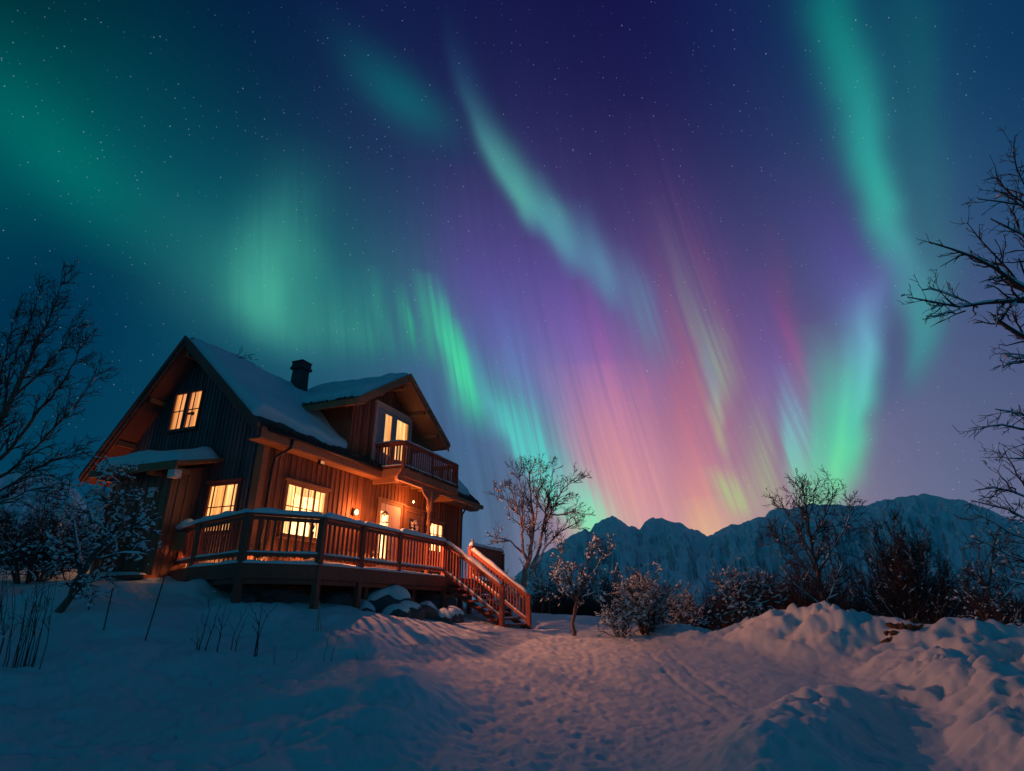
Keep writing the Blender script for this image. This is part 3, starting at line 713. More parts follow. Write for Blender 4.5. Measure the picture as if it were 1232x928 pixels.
curtain(w4, 'b', GA, 16.51, 16.68, 5.57, 6.81, CURT_M, 3, 8); curtain(w5, 'b', GA, 17.55, 17.71, 5.57, 6.81, CURT_M, 3, 9)
k = MB(); k.box(GA - .029, GA - .012, 16.72, 17.01, 6.02, 6.10); k.box(GA - .029, GA - .012, 16.72, 16.86, 5.98, 6.019); k.build('shelf', TRIMW, w4)
# a plant and a table lamp on the sill of the big window
k = MB(); k.tube([(15.30, 13.375, 2.13), (15.30, 13.375, 2.32)], [.09, .11], 8); r_ = rnd(4)
for i in range(9): k.tube([(15.30, 13.375, 2.31), (15.30 + r_.uniform(-.1, .1), 13.376, 2.45), (15.30 + r_.uniform(-.26, .26), 13.378, 2.5 + r_.uniform(-.02, .22))], [.008, .02, .004], 4)
k.v = [(x, min(max(y, -.060 + .028), -.012), z) for x, y, z in k.v]; k.build('window_plant', TURF, w1)
# doors on the deck
def frame_a(mb, a0, a1, z0, z1, b, fw=.11, d=.08):
    mb.box(a0 - fw, a0, b - d, b - .003, z0, z1 + fw); mb.box(a1, a1 + fw, b - d, b - .003, z0, z1 + fw); mb.box(a0, a1, b - d, b - .003, z1, z1 + fw)
    mb.box(a0 - fw - .08, a1 + fw + .08, b - d - .05, b - .004, z1 + fw + .002, z1 + fw + .07)
f = MB(); frame_a(f, *DOOR1[:2], *DOOR1[2:], 13.4); d1 = f.build('front_door', BEAMW, house)
f = MB(); f.box(19.66, 20.415, 13.345, 13.396, .99, 3.835); f.box(18.955, 19.655, 13.35, 13.396, .99, 1.75); f.box(18.955, 19.655, 13.35, 13.396, 3.52, 3.835)
f.box(18.955, 19.03, 13.35, 13.396, 1.752, 3.518); f.box(19.59, 19.655, 13.35, 13.396, 1.752, 3.518)
for z in (1.1, 2.35): f.box(19.78, 20.3, 13.325, 13.344, z, z + 1.1)
f.build('door_leaf', PALEW, d1)
f = MB(); f.box(19.031, 19.589, 13.37, 13.395, 1.753, 3.517); f.build('pane', LITMAIN, d1)
f = MB(); f.box(19.70, 19.73, 13.26, 13.343, 2.0, 2.03); f.box(19.70, 19.83, 13.26, 13.28, 2.0, 2.03); f.build('handle', METAL, d1)
f = MB(); frame_a(f, *DOOR2[:2], *DOOR2[2:], 13.4, .16); d2 = f.build('side_door', BEAMW, house)
f = MB(); f.box(20.855, 22.145, 13.36, 13.396, .99, 1.9); f.box(20.855, 21.15, 13.36, 13.396, 1.902, 3.745); f.box(21.85, 22.145, 13.36, 13.396, 1.902, 3.745); f.box(21.151, 21.849, 13.36, 13.396, 3.5, 3.745)
f.build('door_leaf', BEAMW, d2)
f = MB(); f.box(21.151, 21.849, 13.375, 13.395, 1.903, 3.499); f.build('pane', DARKGL, d2)

# ------------------------------------------------------------------ main roof
TK = .20
def slope_slab(mb, a0, a1, b_hi, z_hi, b_lo, z_lo, tk=TK, shrink=0.0):
    mb.hexa([(a0,b_lo,z_lo-tk),(a1,b_lo,z_lo-tk),(a1,b_hi,z_hi-tk),(a0,b_hi,z_hi-tk),(a0,b_lo,z_lo),(a1,b_lo,z_lo),(a1,b_hi,z_hi),(a0,b_hi,z_hi)])
rmb = MB()
slope_slab(rmb, RA0, 18.28, RB, RZ, EB, EZ)
slope_slab(rmb, 18.285, 22.70, RB, RZ - .003, 13.62, roof_z(13.62) - .003)
slope_slab(rmb, 22.705, RA1, RB, RZ, EB, EZ)
slope_slab(rmb, RA0, RA1, RB + .002, RZ - .001, LBb, LZ)
roof = rmb.build('roof', ROOFD, house)
# soffit boards seen from below
smb = MB()
slope_slab(smb, RA0 + .06, 18.26, RB - .05, RZ - TK - .05, EB + .05, EZ - TK - .004, .03)
slope_slab(smb, 22.72, RA1 - .06, RB - .05, RZ - TK - .05, EB + .05, EZ - TK - .004, .03)
slope_slab(smb, RA0 + .06, RA1 - .06, RB + .05, RZ - TK - .06, LBb - .05, LZ - TK - .004, .03)
smb.build('soffit', TRIMW, roof)
# bargeboards, doubled
for a_, sgn in ((RA0, -1), (RA1, 1)):
    for (b1_, z1_, nm) in ((EB - .04, roof_z(EB - .04), 0), (LBb + .04, roof_z(LBb + .04), 1)):
        k = MB()
        for (off, up, dp) in ((.0, .05, .36), (.055, .07, .19)):
            lo, hi = sorted((a_ + sgn * (.003 + off), a_ + sgn * (.053 + off)))
            k.prism([(lo, RB, RZ + up), (lo, b1_, z1_ + up), (lo, b1_, z1_ + up - dp), (lo, RB, RZ + up - dp)], (hi - lo, 0, 0))
        k.build('bargeboard', TRIMW, roof)
boxpart('eave_board', BEAMW, roof, (RA0 + .07, 18.27, EB - .06, EB - .003, EZ - .40, EZ - .06), (22.73, RA1 - .06, EB - .06, EB - .003, EZ - .40, EZ - .06))
boxpart('eave_soffit', BEAMW, roof, (RA0 + .07, 18.27, EB + .0, 13.36, EZ - .42, EZ - .38), (22.73, RA1 - .06, EB, 13.36, EZ - .42, EZ - .38))
# rafters under the gable overhang
for b_ in (14.2, 15.5, 18.2, 19.3):
    z_ = roof_z(b_) - TK - .22; boxpart('purlin_end', BEAMW, roof, (RA0 + .12, GA - .03, b_ - .07, b_ + .07, z_, z_ + .16))
boxpart('purlin_end', BEAMW, roof, (RA0 + .12, GA - .03, RB - .08, RB + .08, RZ - .62, RZ - .42))
# gutter and downpipes
for q_ in ([(RA0 + .3, EB - .10, EZ - .10), (18.1, EB - .10, EZ - .13)], [(22.9, EB - .10, EZ - .10), (RA1 - .2, EB - .10, EZ - .13)]):
    k = MB(); k.tube(q_, .055); k.build('gutter', METAL, roof, True)
k = MB()
k.tube([(13.3, EB - .10, EZ - .14), (13.3, EB - .08, EZ - .42), (13.12, 13.24, EZ - .72), (13.06, 13.26, EZ - 1.1), (13.06, 13.26, .95)], .045)
k.build('downpipe', METAL, house, True); k = MB()
k.tube([(25.5, EB - .10, EZ - .14), (25.5, EB - .08, EZ - .42), (25.75, 13.22, EZ - .75), (25.78, 13.25, EZ - 1.1), (25.78, 13.25, .95)], .045)
k.build('downpipe', METAL, house, True)
def turf_edge(name, p0, p1, seed, parent, w=.16, h=.13):
    k = MB(); r = rnd(seed); P, Q = Vector(p0), Vector(p1); L = (Q - P).length; n = int(L / .085)
    for i in range(n):
        c = P + (Q - P) * ((i + r.random()) / n) + Vector((0, r.uniform(-.03, .05), r.uniform(-.02, .05)))
        s = r.uniform(.6, 1.25); k.lathe(c, [(.02, -.03*s), (w*.5*s, -.02*s), (w*.55*s, h*.35*s), (w*.3*s, h*.8*s), (.015, h*s)], 6)
        if r.random() < .5: k.tube([c, c + Vector((r.uniform(-.1,.1), r.uniform(-.16,-.02), r.uniform(.05,.2)))], [.008, .003], 3)
    return k.build(name, TURF, parent)
turf_edge('turf_edge', (RA0 + .15, EB + .05, EZ + .02), (18.2, EB + .05, EZ + .02), 4, roof)
turf_edge('turf_edge', (22.8, EB + .05, EZ + .02), (RA1 - .1, EB + .05, EZ + .02), 5, roof)

def snow_sheet(name, O, U, V, lu, lv, T, seed, parent, edge=.35, ragged=(0, 0, 0, 0), res=.11, lump=.5):
    """a drift lying on a slope: O corner, U along, V down; ragged = how far each edge (u0,u1,v0,v1) wanders inwards"""
    O, U, V = np.array(O, float), np.array(U, float), np.array(V, float); Nn = np.cross(U, V); Nn = Nn / np.linalg.norm(Nn)
    if Nn[2] < 0: Nn = -Nn
    nu, nv2 = max(8, int(lu / res)), max(8, int(lv / res))
    uu, vv2 = np.meshgrid(np.linspace(0, 1, nu), np.linspace(0, 1, nv2), indexing='ij')
    u, v = uu * lu, vv2 * lv
    e0 = u - ragged[0] * fbm(v * .9, v * 0, 3, seed); e1 = lu - u - ragged[1] * fbm(v * .9, v * 0 + 5, 3, seed + 1)
    f0 = v - ragged[2] * fbm(u * .9, u * 0 + 2, 3, seed + 2); f1 = lv - v - ragged[3] * fbm(u * .8, u * 0 + 7, 4, seed + 3)
    e = np.minimum(np.minimum(e0, e1), np.minimum(f0, f1)) / edge
    prof = np.sqrt(np.clip(1 - (1 - np.clip(e, 0, 1)) ** 2, 0, 1))
    th = T * prof * (1 - lump + 2 * lump * fbm(u * .55, v * .55, 4, seed + 9)) + .02 * prof * fbm(u * 3, v * 3, 3, seed + 11)
    th = np.where(e <= 0, -.06, th)
    Pn = O[None, None] + U * u[..., None] + V * v[..., None] + Nn * th[..., None]
    Pn = Pn.reshape(-1, 3) - np.array([A0, B0, -EYE])
    fc = grid_faces(nu, nv2)
    el = (e <= 0).ravel(); fc = [q for q in fc if not all(el[i] for i in q)]
    n_ = np.cross(U, V)
    if n_[2] < 0: fc = [tuple(reversed(q)) for q in fc]
    return mesh_obj(name, Pn, fc, SNOWCAP, parent, True)
LS = math.hypot(RB - EB, RZ - EZ); VS = np.array([0, EB - RB, EZ - RZ]) / LS
snow_sheet('snow_cover', (RA0 + .02, RB + .12, RZ + .09), (1, 0, 0), VS, 18.6 - RA0, LS * .985, .25, 11, roof, edge=.38, ragged=(.10, 0, .0, .85), lump=.72)
snow_sheet('snow_cover', (18.5, RB + .12, RZ + .09), (1, 0, 0), VS, RA1 - 18.6, LS * .985, .30, 14, roof, edge=.38, ragged=(0, .1, 0, .5))
LS2 = math.hypot(LBb - RB, RZ - LZ); VS2 = np.array([0, LBb - RB, LZ - RZ]) / LS2
snow_sheet('snow_cover', (RA0 + .05, RB - .1, RZ + .08), (1, 0, 0), VS2, RA1 - RA0 - .1, LS2, .24, 17, roof, edge=.3, ragged=(.1, .1, 0, .4))
# chimney
ca, cb, cz = 16.95, 16.45, 7.9
k = MB(); k.hexa([(ca-.27,cb-.27,cz-.4),(ca+.27,cb-.27,cz-.4),(ca+.27,cb+.27,cz-.4),(ca-.27,cb+.27,cz-.4),(ca-.23,cb-.23,cz+1.28),(ca+.23,cb-.23,cz+1.28),(ca+.23,cb+.23,cz+1.28),(ca-.23,cb+.23,cz+1.28)])
ch = k.build('chimney', CHIM, roof)
k = MB(); k.box(ca-.31,ca+.31,cb-.31,cb+.31,cz+1.283,cz+1.40); k.box(ca-.27,ca+.27,cb-.27,cb+.27,cz+1.402,cz+1.60); k.box(ca-.29,ca+.29,cb-.29,cb+.29,cz+1.602,cz+1.65)
k.build('chimney_cap', METAL, ch)

# ------------------------------------------------------------------ dormer
DA, DZ, DL, DR, DE = 18.85, 9.08, 15.65, 22.45, 6.98      # ridge, left/right eave, eave height
DW0, DW1, DF, DO = 16.7, 21.05, 13.37, 12.38             # wall left/right, face, overhang plane
mL = (DZ - DE) / (DA - DL); mR = (DZ - DE) / (DR - DA)
def dz(a): return DZ - mL * (DA - a) if a <= DA else DZ - mR * (a - DA)
k = MB(); k.prism([(DW0, DF, 4.7), (DW1, DF, 4.7), (DW1, DF, dz(DW1) - .2), (DA, DF, DZ - .2), (DW0, DF, dz(DW0) - .2)], (0, .15, 0))
BD = (18.2, 20.65, 4.98, 7.62)
battened(k, DF, DW0 + .02, DW1, 4.75, lambda c: dz(c) - .22, .25, [(BD[0]-.16, BD[1]+.16, 4.5, BD[3]+.2)], 'a', -1)
k.box(DW0, DW0 + .15, DF + .16, 15.9, 5.6, dz(DW0) - .2); k.box(DW1 - .15, DW1, DF + .16, 15.9, 5.6, dz(DW1) - .2)
dorm = k.build('dormer', WALLW, house)
def dslab(mb, a_hi, z_hi, a_lo, z_lo, b0, b1, tk):
    q = [(a_lo,b0,z_lo-tk),(a_hi,b0,z_hi-tk),(a_hi,b1,z_hi-tk),(a_lo,b1,z_lo-tk),(a_lo,b0,z_lo),(a_hi,b0,z_hi),(a_hi,b1,z_hi),(a_lo,b1,z_lo)]
    mb.hexa(q)
k = MB(); dslab(k, DA, DZ, DL, DE, DO, 17.2, .16); dslab(k, DA + .002, DZ - .002, DR, DE, DO, 17.2, .16)
droof = k.build('dormer_roof', ROOFD, house)
k = MB(); dslab(k, DA - .04, DZ - .19, DL + .06, DE - .165, DO + .05, 17.0, .03); dslab(k, DA + .04, DZ - .19, DR - .06, DE - .165, DO + .05, 17.0, .03)
for a_ in (16.2, 17.3, 20.4, 21.6): z_ = dz(a_) - .36; k.box(a_ - .06, a_ + .06, DO + .1, DF - .03, z_ - .02, z_ + .14)
k.box(DA - .08, DA + .08, DO + .1, DF - .03, DZ - .62, DZ - .42)
k.build('soffit', BEAMW, droof)
for a1_, sg in ((DL - .05, -1), (DR + .05, 1)):
    k = MB()
    for off, up, dp in ((0, .04, .34), (.055, .06, .17)):
        b_ = DO - .053 - off
        k.prism([(DA, b_, DZ + up), (a1_, b_, dz(a1_) + up), (a1_, b_, dz(a1_) + up - dp), (DA, b_, DZ + up - dp)], (0, .05, 0))
    k.build('bargeboard', BEAMW, droof)
boxpart('eave_board', BEAMW, droof, (DL - .055, DL - .003, DO + .003, 15.8, DE - .24, DE), (DR + .003, DR + .055, DO + .003, 15.8, DE - .24, DE))
turf_edge('turf_edge', (DL + .12, DO + .2, DE + .06), (DL + .12, 15.6, DE + .06), 8, droof, .13, .09)
dl = math.hypot(DA - DL, DZ - DE); DV = np.array([DL - DA, 0, DE - DZ]) / dl
snow_sheet('snow_cover', (DA + .08, DO - .02, DZ + .07), (0, 1, 0), DV, 4.75, dl * .99, .23, 23, droof, edge=.36, ragged=(.12, 0, 0, .6), lump=.65)
dr_ = math.hypot(DR - DA, DZ - DE); DV2 = np.array([DR - DA, 0, DE - DZ]) / dr_
snow_sheet('snow_cover', (DA - .08, DO + .05, DZ + .06), (0, 1, 0), DV2, 4.65, dr_, .2, 26, droof, edge=.36, ragged=(.1, 0, 0, .4))

# balcony door pair
f = MB(); frame_a(f, BD[0], BD[1], BD[2], BD[3], DF, .13, .07); bd = f.build('balcony_door', PALEW, house)
f = MB()
for s0, s1 in ((18.205, 19.36), (19.50, 20.645)):
    f.box(s0, s0 + .12, DF - .055, DF - .004, 5.0, 7.61); f.box(s1 - .12, s1, DF - .055, DF - .004, 5.0, 7.61)
    f.box(s0 + .121, s1 - .121, DF - .055, DF - .004, 5.0, 5.72); f.box(s0 + .121, s1 - .121, DF - .055, DF - .004, 7.47, 7.61)
f.box(19.361, 19.499, DF - .065, DF - .003, 5.0, 7.61); f.build('door_leaf', DOORW, bd)
for s0, s1 in ((18.205, 19.36), (19.50, 20.645)):
    f = MB(); f.box(s0 + .122, s1 - .122, DF - .010, DF - .005, 5.721, 7.469); f.build('pane', LITDORM, bd); curtain(bd, 'a', DF, s1 - .36, s1 - .13, 5.74, 7.45, CURT_M, 3, int(s0 * 10))
    if s0 < 19:                        # a blind half drawn behind the left leaf
        f = MB(); f.box(s0 + .122, s0 + .58, DF - .036, DF - .031, 5.725, 7.465); f.build('blind', DOORW, bd)
f = MB(); f.box(17.28, 17.55, DF - .22, DF - .03, 7.72, 8.0); f.box(17.24, 17.59, DF - .25, DF - .03, 8.002, 8.06); f.build('bird_box', DOORW, house)

# ------------------------------------------------------------------ railings
def railing(parent, P, Q, ztop, zfloor, seed, bal=.125, slope=False, snow=True, low=.22, width=.16, bw=.036, capw=.2, caph=.13):
    """one panel: handrail, bottom rail and balusters between two post positions (P, Q = (a, b, z of floor))"""
    k = MB(); P, Q = Vector(P), Vector(Q); up = Vector((0, 0, ztop - zfloor))
    k.bar(P + up, Q + up, width, .05); k.bar(P + up - Vector((0,0,.09)), Q + up - Vector((0,0,.09)), .045, .10)
    k.bar(P + Vector((0,0,low)), Q + Vector((0,0,low)), .06, .09)
    n = max(1, int((Q - P).length / bal)); d = (Q - P)
    fl = Vector((d.x, d.y, 0)).normalized(); sd = Vector((-fl.y, fl.x, 0)); r = rnd(seed)
    for i in range(n):
        c = P + d * ((i + .5) / n); h = ztop - zfloor - .06; w = bw
        wx = fl * (w * r.uniform(.42, .55)); wy = sd * .022; t = fl * r.uniform(-.006, .006)
        lo = Vector((0, 0, low - .07)); hi = Vector((0, 0, h))
        k.hexa([c-wx-wy+lo+t, c+wx-wy+lo+t, c+wx+wy+lo+t, c-wx+wy+lo+t, c-wx-wy+hi, c+wx-wy+hi, c+wx+wy+hi, c-wx+wy+hi])
    o = k.build('railing', DECKW, parent)
    if snow:
        s = MB(); s.snowcap(P + up + Vector((0,0,.022)), Q + up + Vector((0,0,.022)), capw, caph, seed); s.build('handrail_snow', SNOWCAP, parent, True)
        s = MB(); s.snowcap(P + Vector((0,0,low + .043)), Q + Vector((0,0,low + .043)), .085, .055, seed + 50); s.build('lower_rail_snow', SNOWCAP, parent, True)
    return o
def post(parent, a, b, z0, z1, w=.13, cap=True, m=None):
    k = MB(); k.box(a - w/2, a + w/2, b - w/2, b + w/2, z0, z1)
    if cap: k.box(a - w/2 - .02, a + w/2 + .02, b - w/2 - .02, b + w/2 + .02, z1 + .001, z1 + .035)
    return k.build('post', m or DECKW, parent)

# balcony
BA0, BA1, BB, BZ = 18.25, 22.65, 11.96, 4.93
k = MB(); n = 11
for i in range(n): b_ = BB + (13.3 - BB) * i / n; k.box(BA0, BA1, b_ + .004, BB + (13.3 - BB) * (i + 1) / n - .004, BZ - .045, BZ)
balc = k.build('balcony', BEAMW, house)
k = MB()
k.box(BA0 - .04, BA1 + .04, BB - .07, BB - .004, BZ - .30, BZ + .02); k.box(BA0 - .07, BA0 - .004, BB - .0, 13.33, BZ - .30, BZ + .02); k.box(BA1 + .004, BA1 + .07, BB, 13.33, BZ - .30, BZ + .02)
for i in range(7): a_ = BA0 + .3 + (BA1 - BA0 - .6) * i / 6; k.box(a_ - .045, a_ + .045, BB + .12, 13.33, BZ - .20, BZ - .048)
k.box(BA0 - .3, 25.6, BB + .02, BB + .16, BZ - .48, BZ - .302)
k.box(22.75, 22.87, BB + .17, 13.33, BZ - .5, BZ - .31); k.box(BA0 + .02, BA0 + .14, BB + .17, 13.33, BZ - .5, BZ - .302)
k.build('beam', BEAMW, balc)
zt = BZ + 1.06
railing(balc, (BA0, BB, BZ), (BA1, BB, BZ), zt, BZ, 61, bal=.165, low=.10, bw=.055, capw=.15, caph=.075)
railing(balc, (BA0, 13.3, BZ), (BA0, BB, BZ), zt, BZ, 62, bal=.125, low=.10, bw=.05, capw=.15, caph=.07)
railing(balc, (BA1, BB, BZ), (BA1, 13.3, BZ), zt, BZ, 63, bal=.125, low=.10, bw=.05, capw=.15, caph=.07)
for a_ in (BA0, (BA0 + BA1) / 2, BA1): post(balc, a_, BB - .0, BZ - .02, zt - .02, .1, False)
turf_edge('roof_litter', (BA0 + .05, BB - .09, BZ + .02), (BA1, BB - .09, BZ + .02), 31, balc, .09, .06)

# carved balcony supports
def carved_post(a, b):
    k = MB()
    prof = [(.085,0),(.085,.75),(.12,.80),(.12,.88),(.08,.93),(.065,1.1),(.10,1.5),(.115,1.62),(.07,1.9),(.06,2.05),(.11,2.12),(.11,2.22),(.08,2.28),(.08,2.62),(.13,2.70),(.13,3.47)]
    k.lathe((a, b, .97), prof, 12)
    for sg in (-1, 1): k.prism([(a + sg*.11, b - .04, 3.72), (a + sg*.11, b - .04, 4.44), (a + sg*.75, b - .04, 4.44), (a + sg*.5, b - .04, 4.22), (a + sg*.25, b - .04, 4.1)], (0, .08, 0))
    k.build('carved_post', BEAMW, balc)
carved_post(20.55, 12.05)

# ------------------------------------------------------------------ deck
DKZ = .97
POLY = [(GA - .03, 16.4), (11.62, 14.05), (10.7, 11.36), (12.05, 10.2), (23.8, 10.15), (23.8, 13.36), (GA - .03, 13.36)]
def inset_floor():
    k = MB(); k.prism([(a, b, DKZ - .05) for a, b in POLY], (0, 0, .05)); return k
deck = inset_floor().build('deck', DECKW, house)
k = MB()
EDG = [POLY[0], POLY[1], POLY[2], POLY[3], POLY[4], POLY[5]]
def face_board(k, P, Q, z0, z1, out=.03, th=.045):
    d = Vector((Q[0]-P[0], Q[1]-P[1], 0)).normalized(); nrm = Vector((d.y, -d.x, 0))
    cen = Vector((17, 14, 0)) - Vector((P[0], P[1], 0))
    if nrm.dot(cen) > 0: nrm = -nrm
    c = nrm * (out + th / 2)
    k.bar(Vector((P[0], P[1], (z0+z1)/2)) + c, Vector((Q[0], Q[1], (z0+z1)/2)) + c, th, z1 - z0)
for i in range(5): face_board(k, EDG[i], EDG[i+1], DKZ - .34, DKZ + .012); face_board(k, EDG[i], EDG[i+1], DKZ - .46, DKZ - .345, -.06)
for a_ in np.arange(12.4, 23.7, .6): k.box(a_ - .03, a_ + .03, 10.3, 13.3, DKZ - .24, DKZ - .053)
k.build('fascia', DECKW, deck)
RT = 2.14
def terr(a, b):
    x, y = hxy(a, b); return float(ground_rel(np.array([x]), np.array([y]))[0])
segs = [((GA - .1, 16.3), (11.62, 14.05)), ((11.62, 14.05), (10.7, 11.36)), ((10.7, 11.36), (12.05, 10.2))]
fr_b = 10.2
front = [12.05, 13.75, 15.65, 18.6]
for i in range(3): segs.append(((front[i], fr_b), (front[i+1], fr_b)))
segs.append(((20.6, 10.16), (23.74, 10.16)))
for i, (p, q) in enumerate(segs):
    if i == 0:      # short panel by the porch, only under the far part
        p = (12.55, 15.95)
    railing(deck, (p[0], p[1], DKZ), (q[0], q[1], DKZ), RT + (.06 if i == 6 else 0), DKZ, 70 + i, bal=.175 if i != 6 else .10, bw=.052 if i != 6 else .085)
k = MB()
for j, (p, q) in enumerate(segs[1:6]):
    d = Vector((q[0]-p[0], q[1]-p[1], 0)).normalized(); nrm = Vector((d.y, -d.x, 0))
    if nrm.dot(Vector((17, 14, 0)) - Vector((p[0], p[1], 0))) > 0: nrm = -nrm
    s = .02; k.snowcap(Vector((p[0], p[1], DKZ + .006)) + nrm * s, Vector((q[0], q[1], DKZ + .006)) + nrm * s, .17, .07, 300 + j)
k.build('deck_edge_snow', SNOWCAP, deck, True)
for (a_, b_) in [(12.55, 15.95), (11.62, 14.05), (10.7, 11.36), (12.05, 10.2), (13.75, 10.2), (15.65, 10.2), (18.6, 10.2), (20.6, 10.16), (23.74, 10.16)]:
    post(deck, a_, b_, min(terr(a_, b_) - .15, DKZ - .4), RT - .03, .15 if b_ < 15 else .12)
for (a_, b_) in [(14.6, 10.6), (17.2, 10.6), (20.7, 10.6), (23.6, 10.6)]:
    post(deck, a_, b_, terr(a_, b_) - .2, DKZ - .3, .17, False)
post(deck, 20.75, 10.16, RT, RT + .35, .07, False, METAL)
# stout snow cushion on the post by the porch
k = MB(); k.lathe((12.5, 15.75, RT - .02), [(.05,0),(.28,.01),(.33,.06),(.29,.15),(.18,.22),(.03,.245)], 14); k.snowcap((12.55,15.95,RT+.02),(12.1,15.1,RT+.02), .36, .22, 91); k.build('post_snow', SNOWCAP, deck, True)
k = MB(); k.box(12.2, 12.5, 15.2, 15.9, DKZ + .55, RT - .08); k.build('end_panel', BEAMW, deck)

# staircase, runs down from the deck edge
ns = 8; run = 2.25; rise0 = DKZ; zb = -.62
k = MB()
for a_ in (18.74, 20.40):
    k.prism([(a_, 10.12, DKZ - .22), (a_, 10.12, DKZ - .44), (a_, 10.12 - run, zb - .14), (a_, 10.12 - run - .1, zb - .02)], (.06, 0, 0))
stair = k.build('staircase', DECKW, house)
for i in range(ns):
    z_ = DKZ - (i + 1) * (DKZ - zb) / (ns + .3); b_ = 10.12 - run * (i + .5) / ns
    k = MB(); k.box(18.54, 20.64, b_ - .17, b_ + .15, z_ - .06, z_); k.build('tread', DECKW, stair)
    if i % 2 or i > 4:
        k = MB(); k.snowcap((18.8 + .1*i, b_ - .02, z_ - .003), (20.4, b_ - .02, z_ - .003), .22, .035, 140 + i); k.build('tread_snow', SNOWCAP, stair, True)
dzs = (RT - .05) - .66
railing(stair, (18.6, 10.13, DKZ), (18.6, 7.98, DKZ - 1.47), RT, DKZ, 81, bal=.14, low=.16)
railing(stair, (20.58, 10.08, DKZ), (20.58, 7.8, DKZ - 1.60), RT - .12, DKZ, 82, bal=.14, low=.16)
post(stair, 18.6, 7.96, terr(18.6, 7.96) - .2, .62, .14); post(stair, 20.58, 7.76, terr(20.58, 7.76) - .2, .38, .14)

# ------------------------------------------------------------------ lean-to porch on the gable
PA, PB0, PB1 = 11.75, 15.75, 18.45
k = MB()
k.prism([(PA, PB0, .75), (PA, PB1, .75), (PA, PB1, 3.88), (PA, PB0, 3.88)], (.1, 0, 0))
k.prism([(PA + .11, PB0, .75), (GA - .04, PB0, .75), (GA - .04, PB0, 4.1), (PA + .11, PB0, 3.88)], (0, .1, 0))
battened(k, PA, PB0, PB1, .8, lambda c: 3.78, .3, [], 'b', -1, w=.07, d=.03)
battened(k, PB0, PA + .11, GA - .1, .8, lambda c: 3.78, .28, [], 'a', -1, w=.06, d=.03)
porch = k.build('porch', PORCHW, house)
k = MB()
k.hexa([(11.2,14.95,3.80),(GA-.03,14.95,4.22),(GA-.03,18.65,4.22),(11.2,18.65,3.80),(11.2,14.95,3.92),(GA-.03,14.95,4.34),(GA-.03,18.65,4.34),(11.2,18.65,3.92)])
k.box(11.14, 11.195, 14.9, 18.7, 3.70, 3.93)
for b_ in (15.1, 16.2, 17.3, 18.4): k.box(11.25, PA - .01, b_ - .05, b_ + .05, 3.64, 3.76)
k.build('porch_roof', BEAMW, porch)
snow_sheet('porch_snow', (11.2, 15.0, 3.93), np.array([0, 1, 0]), np.array([1.53, 0, .42]) / math.hypot(1.53, .42), 3.6, 1.5, .34, 41, porch, edge=.3, ragged=(.25, .1, .15, 0), lump=.5)
k = MB(); k.box(11.22, 11.45, 15.02, 15.3, 3.46, 3.69); k.build('outdoor_lamp', WHITEP, porch)
k = MB(); k.box(PA - .06, PA - .035, 16.35, 16.62, 3.05, 3.35); k.build('sign_plate', WHITEP, porch)
k = MB(); k.box(PA - .35, PA + .05, 15.6, 18.5, .72, .82); k.build('porch_sill', DECKW, porch)
k = MB(); k.snowcap((PA - .2, 15.8, .82), (PA - .2, 18.4, .82), .26, .11, 95); k.build('porch_sill_snow', SNOWCAP, porch, True)

# ------------------------------------------------------------------ lamps of the cabin and an added eave fill
def point(name, a, b, z, power, size=.06, col=(1.0, .29, .085)):
    d = bpy.data.lights.new(name, 'POINT'); o = bpy.data.objects.new(name, d); COL.objects.link(o)
    d.energy = power; d.shadow_soft_size = size; d.color = col
    o.location = Hw(a, b, z); return o
def flood(name, a, b, z, power, to, spread=150, col=(1.0, .30, .12), size=.12):
    d = bpy.data.lights.new(name, 'SPOT'); o = bpy.data.objects.new(name, d); COL.objects.link(o)
    d.energy = power; d.spot_size = R(spread); d.spot_blend = .6; d.shadow_soft_size = size; d.color = col
    p = Hw(a, b, z); o.location = p
    o.rotation_euler = (Hw(*to) - p).to_track_quat('-Z', 'Y').to_euler(); return o
# wall lamp between window and door
k = MB(); k.box(17.24, 17.36, 13.28, 13.37, 3.12, 3.34); wl = k.build('wall_lamp', METAL, house)
k = MB(); k.lathe((17.3, 13.2, 3.12), [(.02,0),(.06,.03),(.07,.1),(.05,.16),(.02,.18)], 10); k.build('bulb', BULB, wl, True)
point('wall_lamp_light', 17.3, 12.98, 3.2, 95)
# fill added under the eave with a small fixture, in place of window light
k = MB(); k.box(14.82, 15.02, 12.97, 13.09, 4.44, 4.575); fl_ = k.build('fill_fixture', METAL, house)
k = MB(); k.box(14.84, 15.00, 12.955, 12.969, 4.46, 4.56); k.build('lens', FILL_LENS, fl_)
flood('eave_fill_beam', 14.92, 12.93, 4.50, 2300, (18.6, .9, -.2), 116, col=(1.0, .25, .115), size=.06)
flood('wall_lamp_beam', 17.3, 13.08, 3.22, 2100, (20.6, -2.0, .2), 140, col=(1.0, .25, .115), size=.10)
point('balcony_underside_light', 20.4, 12.75, 3.9, 85)
k = MB(); k.lathe((20.4, 12.75, 4.0), [(.015,0),(.035,.02),(.038,.06),(.015,.1)], 10); hb = k.build('bulb', BULB, house, True)
k = MB(); k.tube([(20.4,12.75,4.10),(20.4,12.75,4.7)], .01, 5); k.build('cord', METAL, hb)
# lamp on the far side of the porch
k = MB(); k.box(12.1, 12.25, PB1 + .003, PB1 + .06, 2.9, 3.1); pl_ = k.build('porch_lamp', METAL, porch)
k = MB(); k.lathe((12.17, PB1 + .11, 2.86), [(.02,0),(.05,.03),(.055,.08),(.02,.14)], 10); k.build('bulb', BULB, pl_, True)
point('porch_lamp_light', 12.1, PB1 + .3, 2.9, 45, .05)

